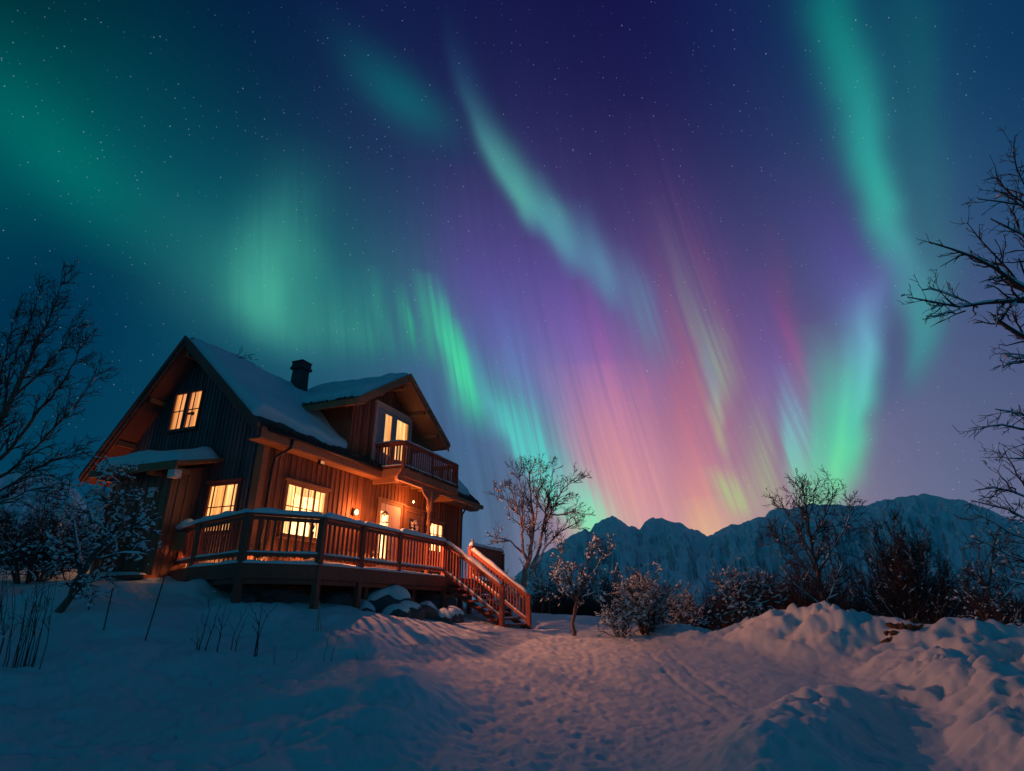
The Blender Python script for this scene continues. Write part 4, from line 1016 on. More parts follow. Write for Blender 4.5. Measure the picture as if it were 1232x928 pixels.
# ------------------------------------------------------------------ trees and shrubs
def unit(v): return v / (np.linalg.norm(v) + 1e-9)
class Tubes:
    def __init__(s): s.v, s.f, s.n = [], [], 0
    def add(s, P, rad, k):
        P = np.asarray(P, float); m = len(P)
        T = np.gradient(P, axis=0); T /= (np.linalg.norm(T, axis=1, keepdims=True) + 1e-9)
        ref = np.array([0, 0, 1.0]) if abs(T[0][2]) < .9 else np.array([1.0, 0, 0])
        E = np.cross(T, ref); E /= (np.linalg.norm(E, axis=1, keepdims=True) + 1e-9); G = np.cross(T, E)
        t = np.arange(k) * 2 * math.pi / k
        ring = P[:, None] + (E[:, None] * np.cos(t)[None, :, None] + G[:, None] * np.sin(t)[None, :, None]) * np.asarray(rad)[:, None, None]
        s.v.append(ring.reshape(-1, 3)); n = s.n
        for i in range(m - 1):
            for j in range(k):
                j2 = (j + 1) % k; s.f.append((n + i*k + j, n + i*k + j2, n + (i+1)*k + j2, n + (i+1)*k + j))
        s.f.append(tuple(n + (m-1)*k + j for j in range(k))); s.n += m * k
    def lump(s, c, ax, r, seed):       # an uneven ball of snow stretched along a twig
        V = np.array(LUMPV); rn = np.random.default_rng(seed)
        V = V * (1 + rn.uniform(-.28, .28, (len(V), 1)))
        d = unit(np.asarray(ax, float)); V = V * r * np.array([.8, .8, .62]); V = V + np.outer(V @ d, d) * rn.uniform(.3, 1.5)
        s.v.append(V + c); s.f += [tuple(s.n + i for i in q) for q in LUMPF]; s.n += len(V)
    def build(s, name, m, parent, origin, smooth=True):
        if not s.v: return None
        return mesh_obj(name, np.concatenate(s.v) - np.asarray(origin), s.f, m, parent, smooth)
def _ico():
    import bmesh
    b = bmesh.new(); bmesh.ops.create_icosphere(b, subdivisions=1, radius=1.0)
    V = [tuple(v.co) for v in b.verts]; F_ = [tuple(v.index for v in f.verts) for f in b.faces]; b.free(); return V, F_
LUMPV, LUMPF = _ico()

def smooth_line(P, n):
    P = np.asarray(P, float); d = np.r_[0, np.cumsum(np.linalg.norm(np.diff(P, axis=0), axis=1))]
    t = np.linspace(0, d[-1], n); Q = np.stack([np.interp(t, d, P[:, i]) for i in range(3)], 1)
    for _ in range(2): Q[1:-1] = .25 * Q[:-2] + .5 * Q[1:-1] + .25 * Q[2:]
    return Q
def grow(rn, P, rad, lvl, cfg, out):
    """side branches of a polyline; cfg[lvl] = (per metre, length lo, hi, angle, segments, up, wander, start)"""
    if lvl >= len(cfg): return
    per, l0, l1, ang_, ns_, up, wan, st = cfg[lvl]
    L = np.linalg.norm(np.diff(P, axis=0), axis=1).sum(); n = int(per * L * (1 - st) + rn.random())
    for _ in range(n):
        t = st + (1 - st) * rn.random() ** .85; x = t * (len(P) - 1); i = min(int(x), len(P) - 2); f = x - i
        c = P[i] * (1 - f) + P[i + 1] * f; r = rad[i] * (1 - f) + rad[i + 1] * f
        d = unit(P[i + 1] - P[i]); ax = unit(np.cross(d, rn.normal(size=3)))
        a = math.radians(ang_ * rn.uniform(.6, 1.3)); d = d * math.cos(a) + ax * math.sin(a)
        ln = rn.uniform(l0, l1) * (1.1 - .5 * t); q = [c]; step = ln / ns_
        for k in range(ns_):
            d = unit(d + rn.normal(size=3) * wan + np.array([SWEEP[0], SWEEP[1], up])); q.append(q[-1] + d * step)
        r0 = min(r * .72, .007 + .016 * ln + .004 * ln * ln) ; q = np.array(q); rr = np.linspace(max(r0, MINR), max(r0 * .35, MINR * .7), len(q))
        out.append((lvl, q, rr)); grow(rn, q, rr, lvl + 1, cfg, out)
SWEEP = (0.0, 0.0); MINR = .0055
CFG = [(3.4, .7, 1.7, 42, 6, .05, .16, .22), (5.5, .3, .8, 45, 4, .04, .2, .15), (7.5, .12, .36, 45, 3, .03, .25, .1)]

def plant(name, label, cat, seed, limbs, cfg=CFG, bark=None, twig=None, snow=0.0, lumps=0, lump_r=(.03, .08), group=None, sweep=(0, 0), minr=.0055, twig_name='branches', snowlvl=3, knots=.02):
    """limbs: list of (points in world, radius at base, radius at tip); the first one is the trunk"""
    global SWEEP, MINR
    SWEEP, MINR = sweep, minr; rn = np.random.default_rng(seed)
    o = np.array(limbs[0][0][0], float); root = empty(name, o); tag(root, label, cat, group)
    tr, br, sn, all_ = Tubes(), Tubes(), Tubes(), []
    for pts, r0, r1 in limbs:
        L = np.linalg.norm(np.diff(np.array(pts), axis=0), axis=1).sum(); n = max(6, int(L / .22))
        P = smooth_line(pts, n); P[1:-1] += rn.normal(size=(n - 2, 3)) * knots; rad = r0 + (r1 - r0) * np.linspace(0, 1, n) ** .8
        rad = rad * (1 + rn.uniform(-.08, .08, n)); tr.add(P, rad, 7 if r0 > .03 else 5); all_.append((-1, P, rad))
        out = []; grow(rn, P, rad, 0, cfg, out); all_ += out
        for lvl, q, rr in out: br.add(q, rr, 5 if lvl == 0 else (4 if lvl == 1 else 3))
    if snow > 0:
        for lvl, q, rr in all_:
            if lvl >= snowlvl: continue
            d = unit(q[-1] - q[0])
            if lvl >= 0 and rn.random() > snow: continue
            if abs(d[2]) > (.9 if lvl < 0 else .88): continue
            i0 = int(rn.integers(0, max(1, len(q) // 3))); sg = q[i0:]
            if len(sg) < 3: continue
            rs = rr[i0:]; off = np.stack([sg[:, 0] * 0, sg[:, 0] * 0, rs * .75 + .006], 1)
            w = (rs * .6 + .006 * rn.uniform(.5, 1.7)) * (1 + .45 * rn.normal(size=len(rs)).clip(-1, 1)); w[0] = w[-1] = .003
            sn.add(sg + off, np.maximum(w, .003), 5)
    cand = [c for c in all_ if c[0] >= 0] or all_
    for i in range(lumps):
        lvl, q, rr = cand[int(rn.integers(len(cand)))]; j = int(rn.integers(len(q) - 1)); r = rn.uniform(*lump_r) * (1.0 if rn.random() < .8 else 1.7)
        sn.lump(q[j] + (q[j + 1] - q[j]) * rn.random() + np.array([0, 0, r * .45]), q[j + 1] - q[j], r, seed * 977 + i)
    tr.build('trunk', bark or BARK, root, o); br.build(twig_name, twig or TWIG, root, o); sn.build('snow', SNOWCAP, root, o)
    return root
def px(Y, *pts):                       # a limb seen against photo points, laid at ground distance Y (or per-point Y)
    return [at(p[0], p[1], p[2] if len(p) > 2 else Y) for p in pts]
def rooted(Y, x, *pts):                # same, but starting in the snow below photo column x
    p0 = at(x, pts[0][1], Y); g = gz(p0[0], p0[1]); p0[2] = g - .15
    return [p0] + px(Y, *pts)
def cz(sc, ox_, oy_): return lambda *pts: [((p[0] / sc + ox_), (p[1] / sc + oy_)) + tuple(p[2:]) for p in pts]

# birch beside the stairs
g = cz(5.157, 580, 540); Y = 25.5
L = [(rooted(Y, 628, *g((257, 880), (262, 800), (285, 700), (305, 600), (320, 480), (302, 300), (290, 140))), .17, .02),
     (px(Y, *g((285, 695), (247, 640, 25.2), (253, 500, 25), (215, 380, 24.8), (180, 220, 24.6))), .085, .012),
     (px(Y, *g((250, 645), (185, 580, 25), (140, 555, 24.7), (98, 545, 24.5))), .05, .008),
     (px(Y, *g((305, 740), (360, 620, 26), (380, 480, 26.2), (405, 330, 26.5), (438, 150, 26.8))), .085, .012),
     (px(Y, *g((300, 775), (350, 720, 25.7), (378, 620, 25.9), (480, 520, 26.2), (600, 450, 26.5))), .06, .01),
     (px(Y, *g((365, 560, 26.1), (420, 400, 26.2), (500, 250, 26), (610, 150, 26))), .05, .01),
     (px(Y, *g((318, 520), (340, 380, 25), (355, 200, 24.8), (370, 70, 24.7))), .05, .008),
     (px(Y, *g((215, 400, 25), (150, 300, 24.6), (85, 300, 24.2))), .03, .007),
     (px(Y, *g((400, 420, 26.4), (520, 400, 26.2), (640, 390, 26))), .035, .008),
     (px(Y, *g((255, 520), (260, 340, 25.5), (235, 190, 25.6), (245, 120, 25.8))), .04, .008)]
plant('birch_tree', 'tall multi-stemmed bare birch beside the deck stairs, its pale trunk lit warm', 'tree', 1, L,
      [(6.0, .5, 1.25, 36, 6, .10, .15, .30), (8.5, .25, .65, 40, 4, .07, .2, .12), (9, .10, .3, 42, 3, .05, .22, .1)], BIRCH, TWIG, snow=.10, lumps=190, lump_r=(.018, .04), minr=.0085)

# young tree in front of the far shrubs
Y = 19.5
L = [(rooted(Y, 690, (690, 745), (694, 722), (699, 700), (706, 682), (712, 660)), .075, .012),
     (px(Y, (694, 722), (684, 700), (678, 680), (674, 662)), .035, .008),
     (px(Y, (697, 708), (712, 694), (722, 676), (728, 664)), .035, .008),
     (px(Y, (692, 730), (706, 716), (720, 708)), .028, .008), (px(Y, (694, 722), (682, 716), (670, 700)), .026, .007)]
plant('young_tree', 'thin young tree with snowy twigs standing alone right of the stairs', 'tree', 2, L,
      [(7.0, .4, 1.05, 42, 5, .06, .18, .2), (9, .2, .5, 45, 4, .05, .2, .12), (9, .1, .25, 45, 3, .04, .25, .1)], BARK, TWIG, snow=.2, lumps=260, lump_r=(.018, .045), minr=.0075)

# rounded snow-laden shrub, centre
def bush(name, label, seed, cx_, base_y, Y, n, rx, hz, cfg, snow, lumps, lr, r0=.03, lean=(0, 0), group=None, cat='shrub', minr=.007, spread=.35, low=True, **kw):
    rn = np.random.default_rng(seed + 400); b = at(cx_, base_y, Y); gb = gz(b[0], b[1]); L = []
    for i in range(n):
        a = rn.uniform(0, 2 * math.pi); rr = rn.uniform(0, 1) ** .6; h = hz * rn.uniform(.6, 1.0) * (1 - .45 * rr * rr)
        s = np.array([b[0] + math.cos(a) * rx * .14 * rr, b[1] + math.sin(a) * rx * .14 * rr, gb - .1])
        e = np.array([b[0] + math.cos(a) * rx * rr + lean[0], b[1] + math.sin(a) * rx * rr + lean[1], gb + h])
        m = s * .55 + e * .45 + np.array([math.cos(a) * rx * rr * -.08, 0, h * .10]) + rn.normal(size=3) * .06
        L.append(([s, m, e], r0 * rn.uniform(.6, 1.1), .006))
    return plant(name, label, cat, seed, L, cfg, BARK, TWIG, snow, lumps, lr, group, minr=minr, **kw)
BC = [(7, .3, .8, 46, 5, .03, .2, .12), (9, .15, .42, 48, 4, .02, .24, .1), (8, .08, .2, 50, 3, .0, .25, .1)]
bush('snowy_shrub', 'wide rounded snow-laden shrub glowing pink at the end of the drive', 3, 778, 762, 20.5, 36, 1.5, 2.1, BC, .45, 600, (.012, .030))
bush('snowy_shrub', 'low drooping shrub thick with snow at the left foot of the rounded pink one', 33, 748, 768, 19.6, 13, .7, .95, BC, .45, 300, (.016, .042))
bush('snowy_shrub', 'dim thin shrub with sparse snow behind the right side of the rounded pink one', 34, 828, 764, 23, 16, 1.2, 1.7, BC, .4, 200, (.015, .04))
# gnarled snowy tree at the end of the bank
Y = 20.5
L = [(rooted(Y, 893, (892, 752), (888, 730), (882, 712), (886, 700)), .12, .03), (rooted(Y, 905, (902, 755), (897, 735), (892, 722)), .10, .04),
     (px(Y, (892, 730), (906, 715), (922, 705), (934, 702)), .05, .012), (px(Y, (888, 728), (872, 720), (862, 706), (866, 696)), .05, .012),
     (px(Y, (886, 716), (898, 700), (904, 690)), .045, .01), (px(Y, (890, 735), (872, 738), (860, 748)), .04, .015), (px(Y, (894, 725), (912, 728), (928, 722)), .04, .012)]
plant('gnarled_tree', 'squat gnarled tree with thick trunks and snow clumps at the far end of the snowbank', 'tree', 4, L,
      [(8, .4, 1.2, 50, 5, .03, .22, .1), (9, .2, .5, 50, 4, .02, .25, .1), (8, .1, .22, 50, 3, .0, .25, .1)], BARK, TWIG, snow=.25, lumps=420, lump_r=(.014, .042), minr=.0075)

# tall bare tree behind the bank
g = cz(3.312, 860, 560); Y = 20.0
L = [(rooted(Y, 993, *g((440, 620), (430, 540), (410, 430), (385, 300), (365, 180), (350, 70))), .12, .010),
     (px(Y, *g((422, 500), (380, 430, 19.7), (330, 380, 19.5), (210, 270, 19.2))), .045, .008),
     (px(Y, *g((408, 430), (470, 340, 20.4), (530, 230, 20.6), (540, 180, 20.7))), .045, .008),
     (px(Y, *g((436, 570), (480, 470, 20.3), (530, 340, 20.5), (556, 290, 20.5))), .05, .008),
     (px(Y, *g((398, 370), (320, 240, 19.8), (262, 150, 19.6))), .04, .007),
     (px(Y, *g((432, 570), (350, 500, 19.6), (285, 450, 19.3))), .035, .008),
     (px(Y, *g((388, 310), (440, 200, 20.2), (488, 90, 20.4))), .035, .006),
     (px(Y, *g((375, 230), (330, 150, 20.1), (310, 110, 20.1))), .03, .006), (px(Y, *g((372, 220), (400, 130, 20.1), (395, 95, 20.1))), .025, .006)]
plant('bare_tree', 'tall leafless tree with a single dark trunk behind the middle of the snowbank', 'tree', 5, L,
      [(7.5, .45, 1.3, 40, 6, .06, .15, .15), (8.5, .22, .6, 42, 4, .05, .2, .12), (8, .1, .28, 42, 3, .03, .22, .1)], BARK, TWIG, snow=.06, lumps=70, lump_r=(.015, .035), minr=.0075)
# big dense thicket tree right
TC = [(6, .5, 1.2, 30, 6, .10, .14, .15), (7, .22, .55, 36, 4, .08, .18, .12), (6, .1, .25, 38, 3, .05, .22, .1)]
bush('dense_thicket_tree', 'broad dark many-stemmed tree rising behind the right part of the snowbank', 6, 1108, 768, 19.5, 52, 1.5, 4.5, TC, .05, 260, (.015, .035), r0=.045, cat='tree')
Y = 17.5
L = [(rooted(Y, 1180, (1181, 770), (1185, 735), (1192, 700), (1196, 660), (1206, 630)), .075, .008), (px(Y, (1183, 750), (1166, 720), (1158, 690), (1160, 660)), .035, .007),
     (px(Y, (1184, 740), (1206, 720), (1226, 700), (1240, 670)), .035, .007), (px(Y, (1190, 712), (1176, 690), (1178, 655)), .03, .007), (px(Y, (1181, 772), (1204, 760), (1232, 745)), .03, .007)]
plant('bare_tree', 'slim leafless tree at the right edge, half behind the dense many-stemmed one', 'tree', 7, L,
      [(6, .4, 1.0, 42, 6, .05, .16, .12), (8, .2, .5, 45, 4, .04, .2, .12), (7, .1, .25, 42, 3, .03, .22, .1)], BARK, TWIG, snow=.08, lumps=90, lump_r=(.015, .035), minr=.0065)
bush('dark_shrub', 'low dark shrub at the right edge in front of the slim leafless tree', 8, 1214, 812, 14.5, 16, 1.0, 1.2, BC, .08, 80, (.015, .03))

# tree just outside the right edge, its limbs reach into the picture
g = cz(2.32, 1032, 160); Y = 5.6
def near(*pts): return px(Y, *g(*pts))
tb = at(1345, 700, Y); tgz = gz(tb[0], tb[1])
L = [([np.array([tb[0], Y, tgz - .2])] + px(Y, (1348, 640), (1340, 450), (1352, 300), (1340, 150), (1330, 20)), .16, .035),
     (px(Y, (1342, 430)) + near((560, 520), (464, 430), (380, 380), (320, 338), (262, 315), (198, 305)), .05, .006),
     (px(Y, (1342, 480)) + near((580, 640), (464, 567), (400, 530), (385, 520)), .045, .022),
     (near((500, 470), (440, 455), (400, 462), (330, 488), (262, 500), (190, 475), (138, 459)), .028, .004),
     (near((335, 488), (300, 470), (240, 450), (200, 428), (178, 440)), .010, .003),
     (near((300, 497), (250, 512), (190, 512)), .010, .003),
     (near((520, 480), (450, 400), (380, 370), (330, 290), (305, 250)), .022, .004),
     (px(Y, (1345, 350)) + near((600, 330), (464, 290), (420, 275), (370, 240)), .035, .006),
     (near((620, 300), (464, 200), (400, 190), (335, 185)), .022, .004), (near((560, 260), (464, 175), (440, 120), (435, 60), (438, 8)), .020, .003),
     (near((470, 200), (410, 170), (385, 110), (368, 62)), .014, .003), (near((560, 400), (464, 330), (430, 215), (450, 130)), .018, .003),
     (near((640, 700), (540, 640), (464, 622), (408, 615)), .018, .003), (near((540, 645), (464, 636), (430, 646), (403, 658)), .018, .004),
     (near((640, 830), (540, 800), (464, 790), (432, 778), (383, 772)), .018, .003), (near((640, 860), (520, 832), (464, 830), (400, 824), (348, 822)), .02, .003),
     (near((640, 960), (520, 920), (464, 915), (420, 910)), .016, .003), (near((400, 522), (440, 470), (464, 460)), .014, .006), (near((460, 560), (420, 500), (390, 470)), .012, .004)]
plant('overhanging_tree', 'gnarled bare tree just outside the right edge with dark limbs reaching into the sky', 'tree', 9, L,
      [(12, .10, .50, 44, 5, .04, .20, .05), (17, .04, .17, 48, 3, .02, .26, .1)], TWIG, TWIG, snow=.05, lumps=90, lump_r=(.008, .02), minr=.0032, knots=.014)
# second one lower down at the right edge
g = cz(3.312, 860, 560); Y = 8.5
tb = at(1330, 760, Y); tgz = gz(tb[0], tb[1])
L = [([np.array([tb[0], Y, tgz - .2])] + px(Y, (1332, 700), (1325, 620), (1335, 560)), .10, .03),
     (px(Y, (1330, 650)) + px(Y, *g((1330, 180), (1232, 105), (1190, 90), (1130, 80), (1040, 100))), .03, .004),
     (px(Y, *g((1200, 95), (1150, 60), (1110, 10))), .012, .003),
     (px(Y, (1330, 660)) + px(Y, *g((1320, 260), (1232, 200), (1150, 170), (1080, 130), (1020, 140))), .028, .004),
     (px(Y, (1330, 680)) + px(Y, *g((1320, 330), (1232, 300), (1160, 260), (1090, 220), (1030, 190))), .026, .004),
     (px(Y, (1330, 690)) + px(Y, *g((1320, 400), (1232, 390), (1150, 350), (1080, 320), (1030, 290))), .026, .004),
     (px(Y, *g((1300, 460), (1232, 470), (1160, 450), (1110, 420))), .022, .004), (px(Y, *g((1250, 110), (1200, 30), (1170, -20), (1150, -70))), .018, .004)]
plant('overhanging_tree', 'fine-twigged bare tree at the right edge reaching across the mountain slope', 'tree', 10, L,
      [(9, .18, .6, 40, 5, .02, .2, .08), (10, .08, .26, 45, 3, .02, .25, .1), (7, .05, .14, 45, 3, .0, .25, .1)], TWIG, TWIG, snow=.05, lumps=60, lump_r=(.01, .02), minr=.004, knots=.015)

# left: tall wind-swept tree
g = cz(1.934, 0, 300); Y = 14.0
tb = at(-52, 760, Y); tgz = gz(tb[0], tb[1])
L = [([np.array([tb[0], Y, tgz - .2])] + px(Y, (-48, 680), (-36, 600), (-20, 540), *g((0, 400), (40, 320), (90, 210), (130, 130), (152, 55))), .16, .010),
     (px(Y, (-30, 575)) + px(Y, *g((20, 470), (70, 400), (130, 330), (185, 250), (192, 200))), .06, .008),
     (px(Y, (-34, 600)) + px(Y, *g((20, 520), (100, 440), (170, 370), (232, 285))), .05, .008),
     (px(Y, (-38, 620)) + px(Y, *g((20, 550), (90, 500), (160, 480), (215, 470))), .045, .008),
     (px(Y, (-22, 545)) + px(Y, *g((-10, 350), (10, 260), (30, 180), (40, 140))), .04, .008),
     (px(Y, *g((30, 345), (80, 300), (140, 240), (180, 170))), .04, .007), (px(Y, *g((10, 390), (20, 280), (70, 180), (95, 90))), .035, .007),
     (px(Y, (-42, 640)) + px(Y, *g((0, 590), (60, 560), (130, 550))), .04, .008), (px(Y, (-30, 590)) + px(Y, *g((-20, 420), (-30, 300), (-10, 220))), .05, .01)]
plant('windswept_tree', 'tall dark leafless tree at the left edge, branches swept up to the right', 'tree', 11, L,
      [(7.5, .35, .9, 32, 6, .07, .12, .12), (9, .22, .5, 36, 4, .04, .16, .12), (8, .1, .3, 38, 3, .02, .2, .1)], BARK, TWIG, snow=.05, lumps=60, lump_r=(.015, .03), minr=.0065, sweep=(.06, 0))
# left: leaning tree full of snow in front of the porch
Y = 12.0
L = [(rooted(Y, 66, (74, 738), (88, 706), (104, 682), (122, 655), (132, 628), (128, 600)), .085, .02),
     (px(Y, (96, 692), (98, 660), (92, 630), (84, 600), (70, 585)), .04, .01), (px(Y, (108, 676), (130, 660), (150, 640), (170, 628), (186, 626)), .035, .01),
     (px(Y, (120, 658), (146, 630), (160, 606), (166, 590)), .035, .009), (px(Y, (130, 625), (144, 600), (150, 578), (140, 562)), .03, .008),
     (px(Y, (128, 604), (116, 584), (118, 566)), .025, .008), (px(Y, (100, 686), (76, 668), (56, 655)), .03, .008), (px(Y, (126, 640), (108, 620), (104, 596)), .03, .008),
     (px(Y, (112, 672), (140, 668), (160, 662), (178, 668)), .025, .008), (px(Y, (90, 702), (112, 700), (130, 690)), .022, .008)]
plant('snowy_tree', 'leaning crooked tree with snow clumps all over its crown in front of the porch', 'tree', 12, L,
      [(9, .3, .75, 52, 5, .0, .24, .12), (11, .15, .4, 52, 4, -.01, .26, .1), (9, .08, .2, 50, 3, -.02, .26, .1)], BARK, TWIG, snow=.12, lumps=850, lump_r=(.010, .032), minr=.006)
bush('snowy_shrub', 'tangled blue-grey snowy shrub under the tall tree at the left edge', 13, 30, 716, 15.5, 26, 1.9, 2.6, BC, .12, 500, (.014, .036), minr=.0075)
bush('snowy_shrub', 'small frosted shrub between the stair rail and the birch trunk', 14, 612, 735, 27.5, 10, .6, 1.9, BC, .5, 420, (.022, .05))

# twiggy stems poking out of the snow
def stems(name, label, seed, items, Y, r, group, cat, cfg, m=None, minr=.0035):
    L = []
    for pts in items:
        L.append((rooted(Y, pts[0][0], *pts), r, r * .3))
    plant(name, label, cat, seed, L, cfg, TWIG, TWIG, 0.05, 0, group=group, minr=minr, knots=.012)
SC = [(4, .12, .4, 38, 4, .06, .18, .3), (4, .06, .16, 40, 3, .04, .2, .2)]
stems('twiggy_sapling', 'crooked sapling with tangled base, leftmost of the twiggy saplings before the deck', 15, [[(240, 784), (246, 755), (254, 738), (250, 722)], [(247, 782), (256, 748), (266, 728)], [(236, 786), (240, 770), (244, 764)]], 11.5, .013, 'twiggy saplings on the slope below the deck', 'sapling', SC)
stems('twiggy_sapling', 'forked sapling second from the left of the twiggy saplings before the deck', 16, [[(261, 787), (264, 762), (268, 742), (274, 722)], [(263, 770), (270, 752), (278, 735)]], 11.4, .012, 'twiggy saplings on the slope below the deck', 'sapling', SC)
stems('twiggy_sapling', 'sloping thin sapling between the forked one and the tall straight one before the deck', 17, [[(277, 778), (284, 760), (292, 742), (298, 730)], [(284, 774), (290, 756), (300, 738)]], 11.6, .011, 'twiggy saplings on the slope below the deck', 'sapling', SC)
stems('twiggy_sapling', 'tallest straight sapling, rightmost of the twiggy saplings before the deck', 18, [[(307, 787), (311, 762), (315, 735), (317, 712), (315, 698)], [(315, 738), (326, 732), (334, 728)], [(314, 742), (306, 732), (300, 728)]], 11.4, .013, 'twiggy saplings on the slope below the deck', 'sapling', SC)
rn_ = rnd(77)
LBL = ['leftmost clump of dry stems at the bottom of the left edge', 'tall clump of dry stems second from the left edge', 'clump of dry leaning stems nearest the snowy leaning tree trunk']
for i, x0 in enumerate((6, 26, 50)):
    it = []
    for j in range(8):
        x = x0 + rn_.uniform(-11, 11); h = rn_.uniform(45, 92); ln = rn_.uniform(-3, 20)
        it.append([(x, 768 + rn_.uniform(-6, 4)), (x + ln * .3, 768 - h * .4), (x + ln * .7, 768 - h * .75), (x + ln, 768 - h)])
    stems('reed_clump', LBL[i], 90 + i, it, 9.6, .008, 'dry stems at the left edge', 'plant', SC, minr=.003)
for i, (x, y, h, l, w) in enumerate([(391, 780, 20, 8, 'short dry twig leaning right below the middle deck post'), (400, 783, 28, 12, 'longer dry twig leaning right beside the short one below the middle deck post'), (331, 795, 22, -2, 'stubby upright twig at the foot of the tallest sapling'), (353, 795, 14, 6, 'little bent twig right of the stubby upright twig'), (432, 805, 22, -3, 'thin curved twig on the rounded crest of the left bank')]):
    stems('dry_twig', w, 110 + i, [[(x, y), (x + l * .5, y - h * .5), (x + l, y - h)]], 11.0, .006, None, 'twig', [(2, .04, .1, 40, 3, .05, .2, .3)], minr=.003)

# thin stakes
for i, (x0, y0, x1, y1, lb) in enumerate([(102, 753, 112, 712, 'leftmost and shortest of the three thin stakes in the left slope'), (123, 766, 136, 707, 'middle of the three thin stakes in the left slope'), (172, 778, 198, 694, 'tallest of the three thin stakes, leaning right below the porch')]):
    Y = (12.2, 11.6, 11.4)[i]; p = at(x0, y0, Y); q = at(x1, y1, Y); p[2] = gz(p[0], p[1]) - .2
    t = Tubes(); t.add(np.linspace(p, q, 5), [.011] * 5, 6); o = t.build('thin_stake', METAL, None, p); o.location = p; tag(o, lb, 'stake', 'thin marker stakes in the snow')
# yellowed grass stalk below the deck post
Y = 13.4; t = Tubes()
for (x0, x1, tp, w) in ((383, 384, 722, .012), (381, 382, 738, .008), (387, 384, 731, .009)):
    p = at(x0, 757, Y); p[2] = gz(p[0], p[1]) - .1; q = at(x1, tp, Y); t.add(np.linspace(p, q, 6) + np.array([[0, 0, 0], [.01, 0, 0], [.005, 0, 0], [0, 0, 0], [.01, 0, 0], [.02, 0, 0]]), np.linspace(w, w * .5, 6), 5)
p0 = at(384, 757, Y); o = t.build('grass_stalk', GRASS, None, p0); o.location = p0; tag(o, 'yellow-green dead grass stalk sticking out of the snow below the middle deck post', 'grass stalk')

# small far trees between birch and young tree
for i, (x, y, h, lb) in enumerate([(652, 742, 2.7, 'frosted sapling nearest the birch trunk in the far row'), (661, 744, 3.2, 'taller frosted sapling standing behind the gap right of the birch'), (728, 742, 3.0, 'dim sapling behind the left side of the rounded pink shrub'), (760, 738, 3.6, 'dark slender sapling rising above the rounded pink shrub'), (672, 742, 2.4, 'short frosted sapling left of the lone young tree')]):
    Y = 33.0 + 2 * i; b = at(x, y, Y); gb = gz(b[0], b[1]); b[2] = gb - .1
    L = [([b, b + [.1, 0, h * .5], b + [-.05, 0, h]], .05, .01), ([b + [.05, 0, h * .3], b + [.45, 0, h * .6], b + [.6, 0, h * .85]], .03, .008), ([b + [.03, 0, h * .25], b + [-.4, 0, h * .55], b + [-.55, 0, h * .8]], .03, .008)]
    plant('frosted_sapling', lb, 'tree', 130 + i, L, [(4, .4, 1.0, 40, 5, .06, .18, .15), (5, .2, .5, 42, 3, .04, .2, .1), (4, .1, .25, 42, 3, .04, .2, .1)], BARK, TWIG, snow=.25, lumps=120, lump_r=(.022, .05), group='frosted saplings far down the drive', minr=.011)

# far-off birch scrub that reads as one mass
rn = np.random.default_rng(500); T = Tubes(); TSN = Tubes()
def scrub(x, y, h, rn):
    zg = SCZ[(x, y)]
    for s in range(int(rn.integers(7, 12))):
        d = np.array([rn.normal() * .32, rn.normal() * .32, 1.0]); L_ = h * rn.uniform(.6, 1.0)
        b = np.array([x + rn.normal() * .3, y + rn.normal() * .3, zg - .1]); q = [b]
        for k in range(4): d = unit(d + rn.normal(size=3) * .15); q.append(q[-1] + d * L_ / 4)
        q = np.array(q); w = .028 * (y / 40) ** .5; T.add(q, np.linspace(w, w * .4, 5), 3)
        for c in range(7):
            i = int(rn.integers(1, 4)); e = unit(unit(q[i + 1] - q[i]) + rn.normal(size=3) * .55) * L_ * rn.uniform(.15, .4)
            m = q[i] + e * .5 + rn.normal(size=3) * .03; T.add(np.array([q[i], m, q[i] + e]), [w * .55, w * .45, w * .3], 3)
            for c2 in range(2):
                e2 = unit(unit(e) + rn.normal(size=3) * .6) * np.linalg.norm(e) * .5; T.add(np.array([m, m + e2 * .5, m + e2]), [w * .35, w * .3, w * .2], 3)
SCP = []
for i in range(480):
    Y = 27 + 75 * rn.random() ** 1.3; p = rn.uniform(680, 1290) if rn.random() < .93 else rn.uniform(640, 690)
    X = (p - CX) / ray(p, 735)[1] * Y
    if p < 860 and Y < 38: Y = 38 + 30 * rn.random(); X = (p - CX) / ray(p, 735)[1] * Y
    SCP.append((float(X), float(Y), float(rn.uniform(1.6, 3.8) * (1 if p < 880 else 1.35))))
for i in range(150):
    Y = rn.uniform(36, 75); p = rn.uniform(640, 900); SCP.append((float((p - CX) / ray(p, 735)[1] * Y), float(Y), float(rn.uniform(2.0, 3.8))))
for i in range(240):
    Y = rn.uniform(23.5, 40); p = rn.uniform(880, 1290); SCP.append((float((p - CX) / ray(p, 735)[1] * Y), float(Y), float(rn.uniform(2.2, 4.0))))
for i in range(46):
    Y = rn.uniform(22, 45); p = rn.uniform(-80, 60); SCP.append((float((p - CX) / ray(p, 735)[1] * Y), float(Y), float(rn.uniform(2, 3.6))))
_zz = ground_rel(np.array([s[0] for s in SCP]), np.array([s[1] for s in SCP])) + EYE
SCZ = {(s[0], s[1]): float(z) for s, z in zip(SCP, _zz)}
for x, y, h in SCP: scrub(x, y, h, rn)
o = T.build('birch_scrub', TWIG, None, (0, 0, 0), False); tag(o, 'dark leafless birch scrub filling the valley floor below the mountain', 'scrub', kind='stuff')

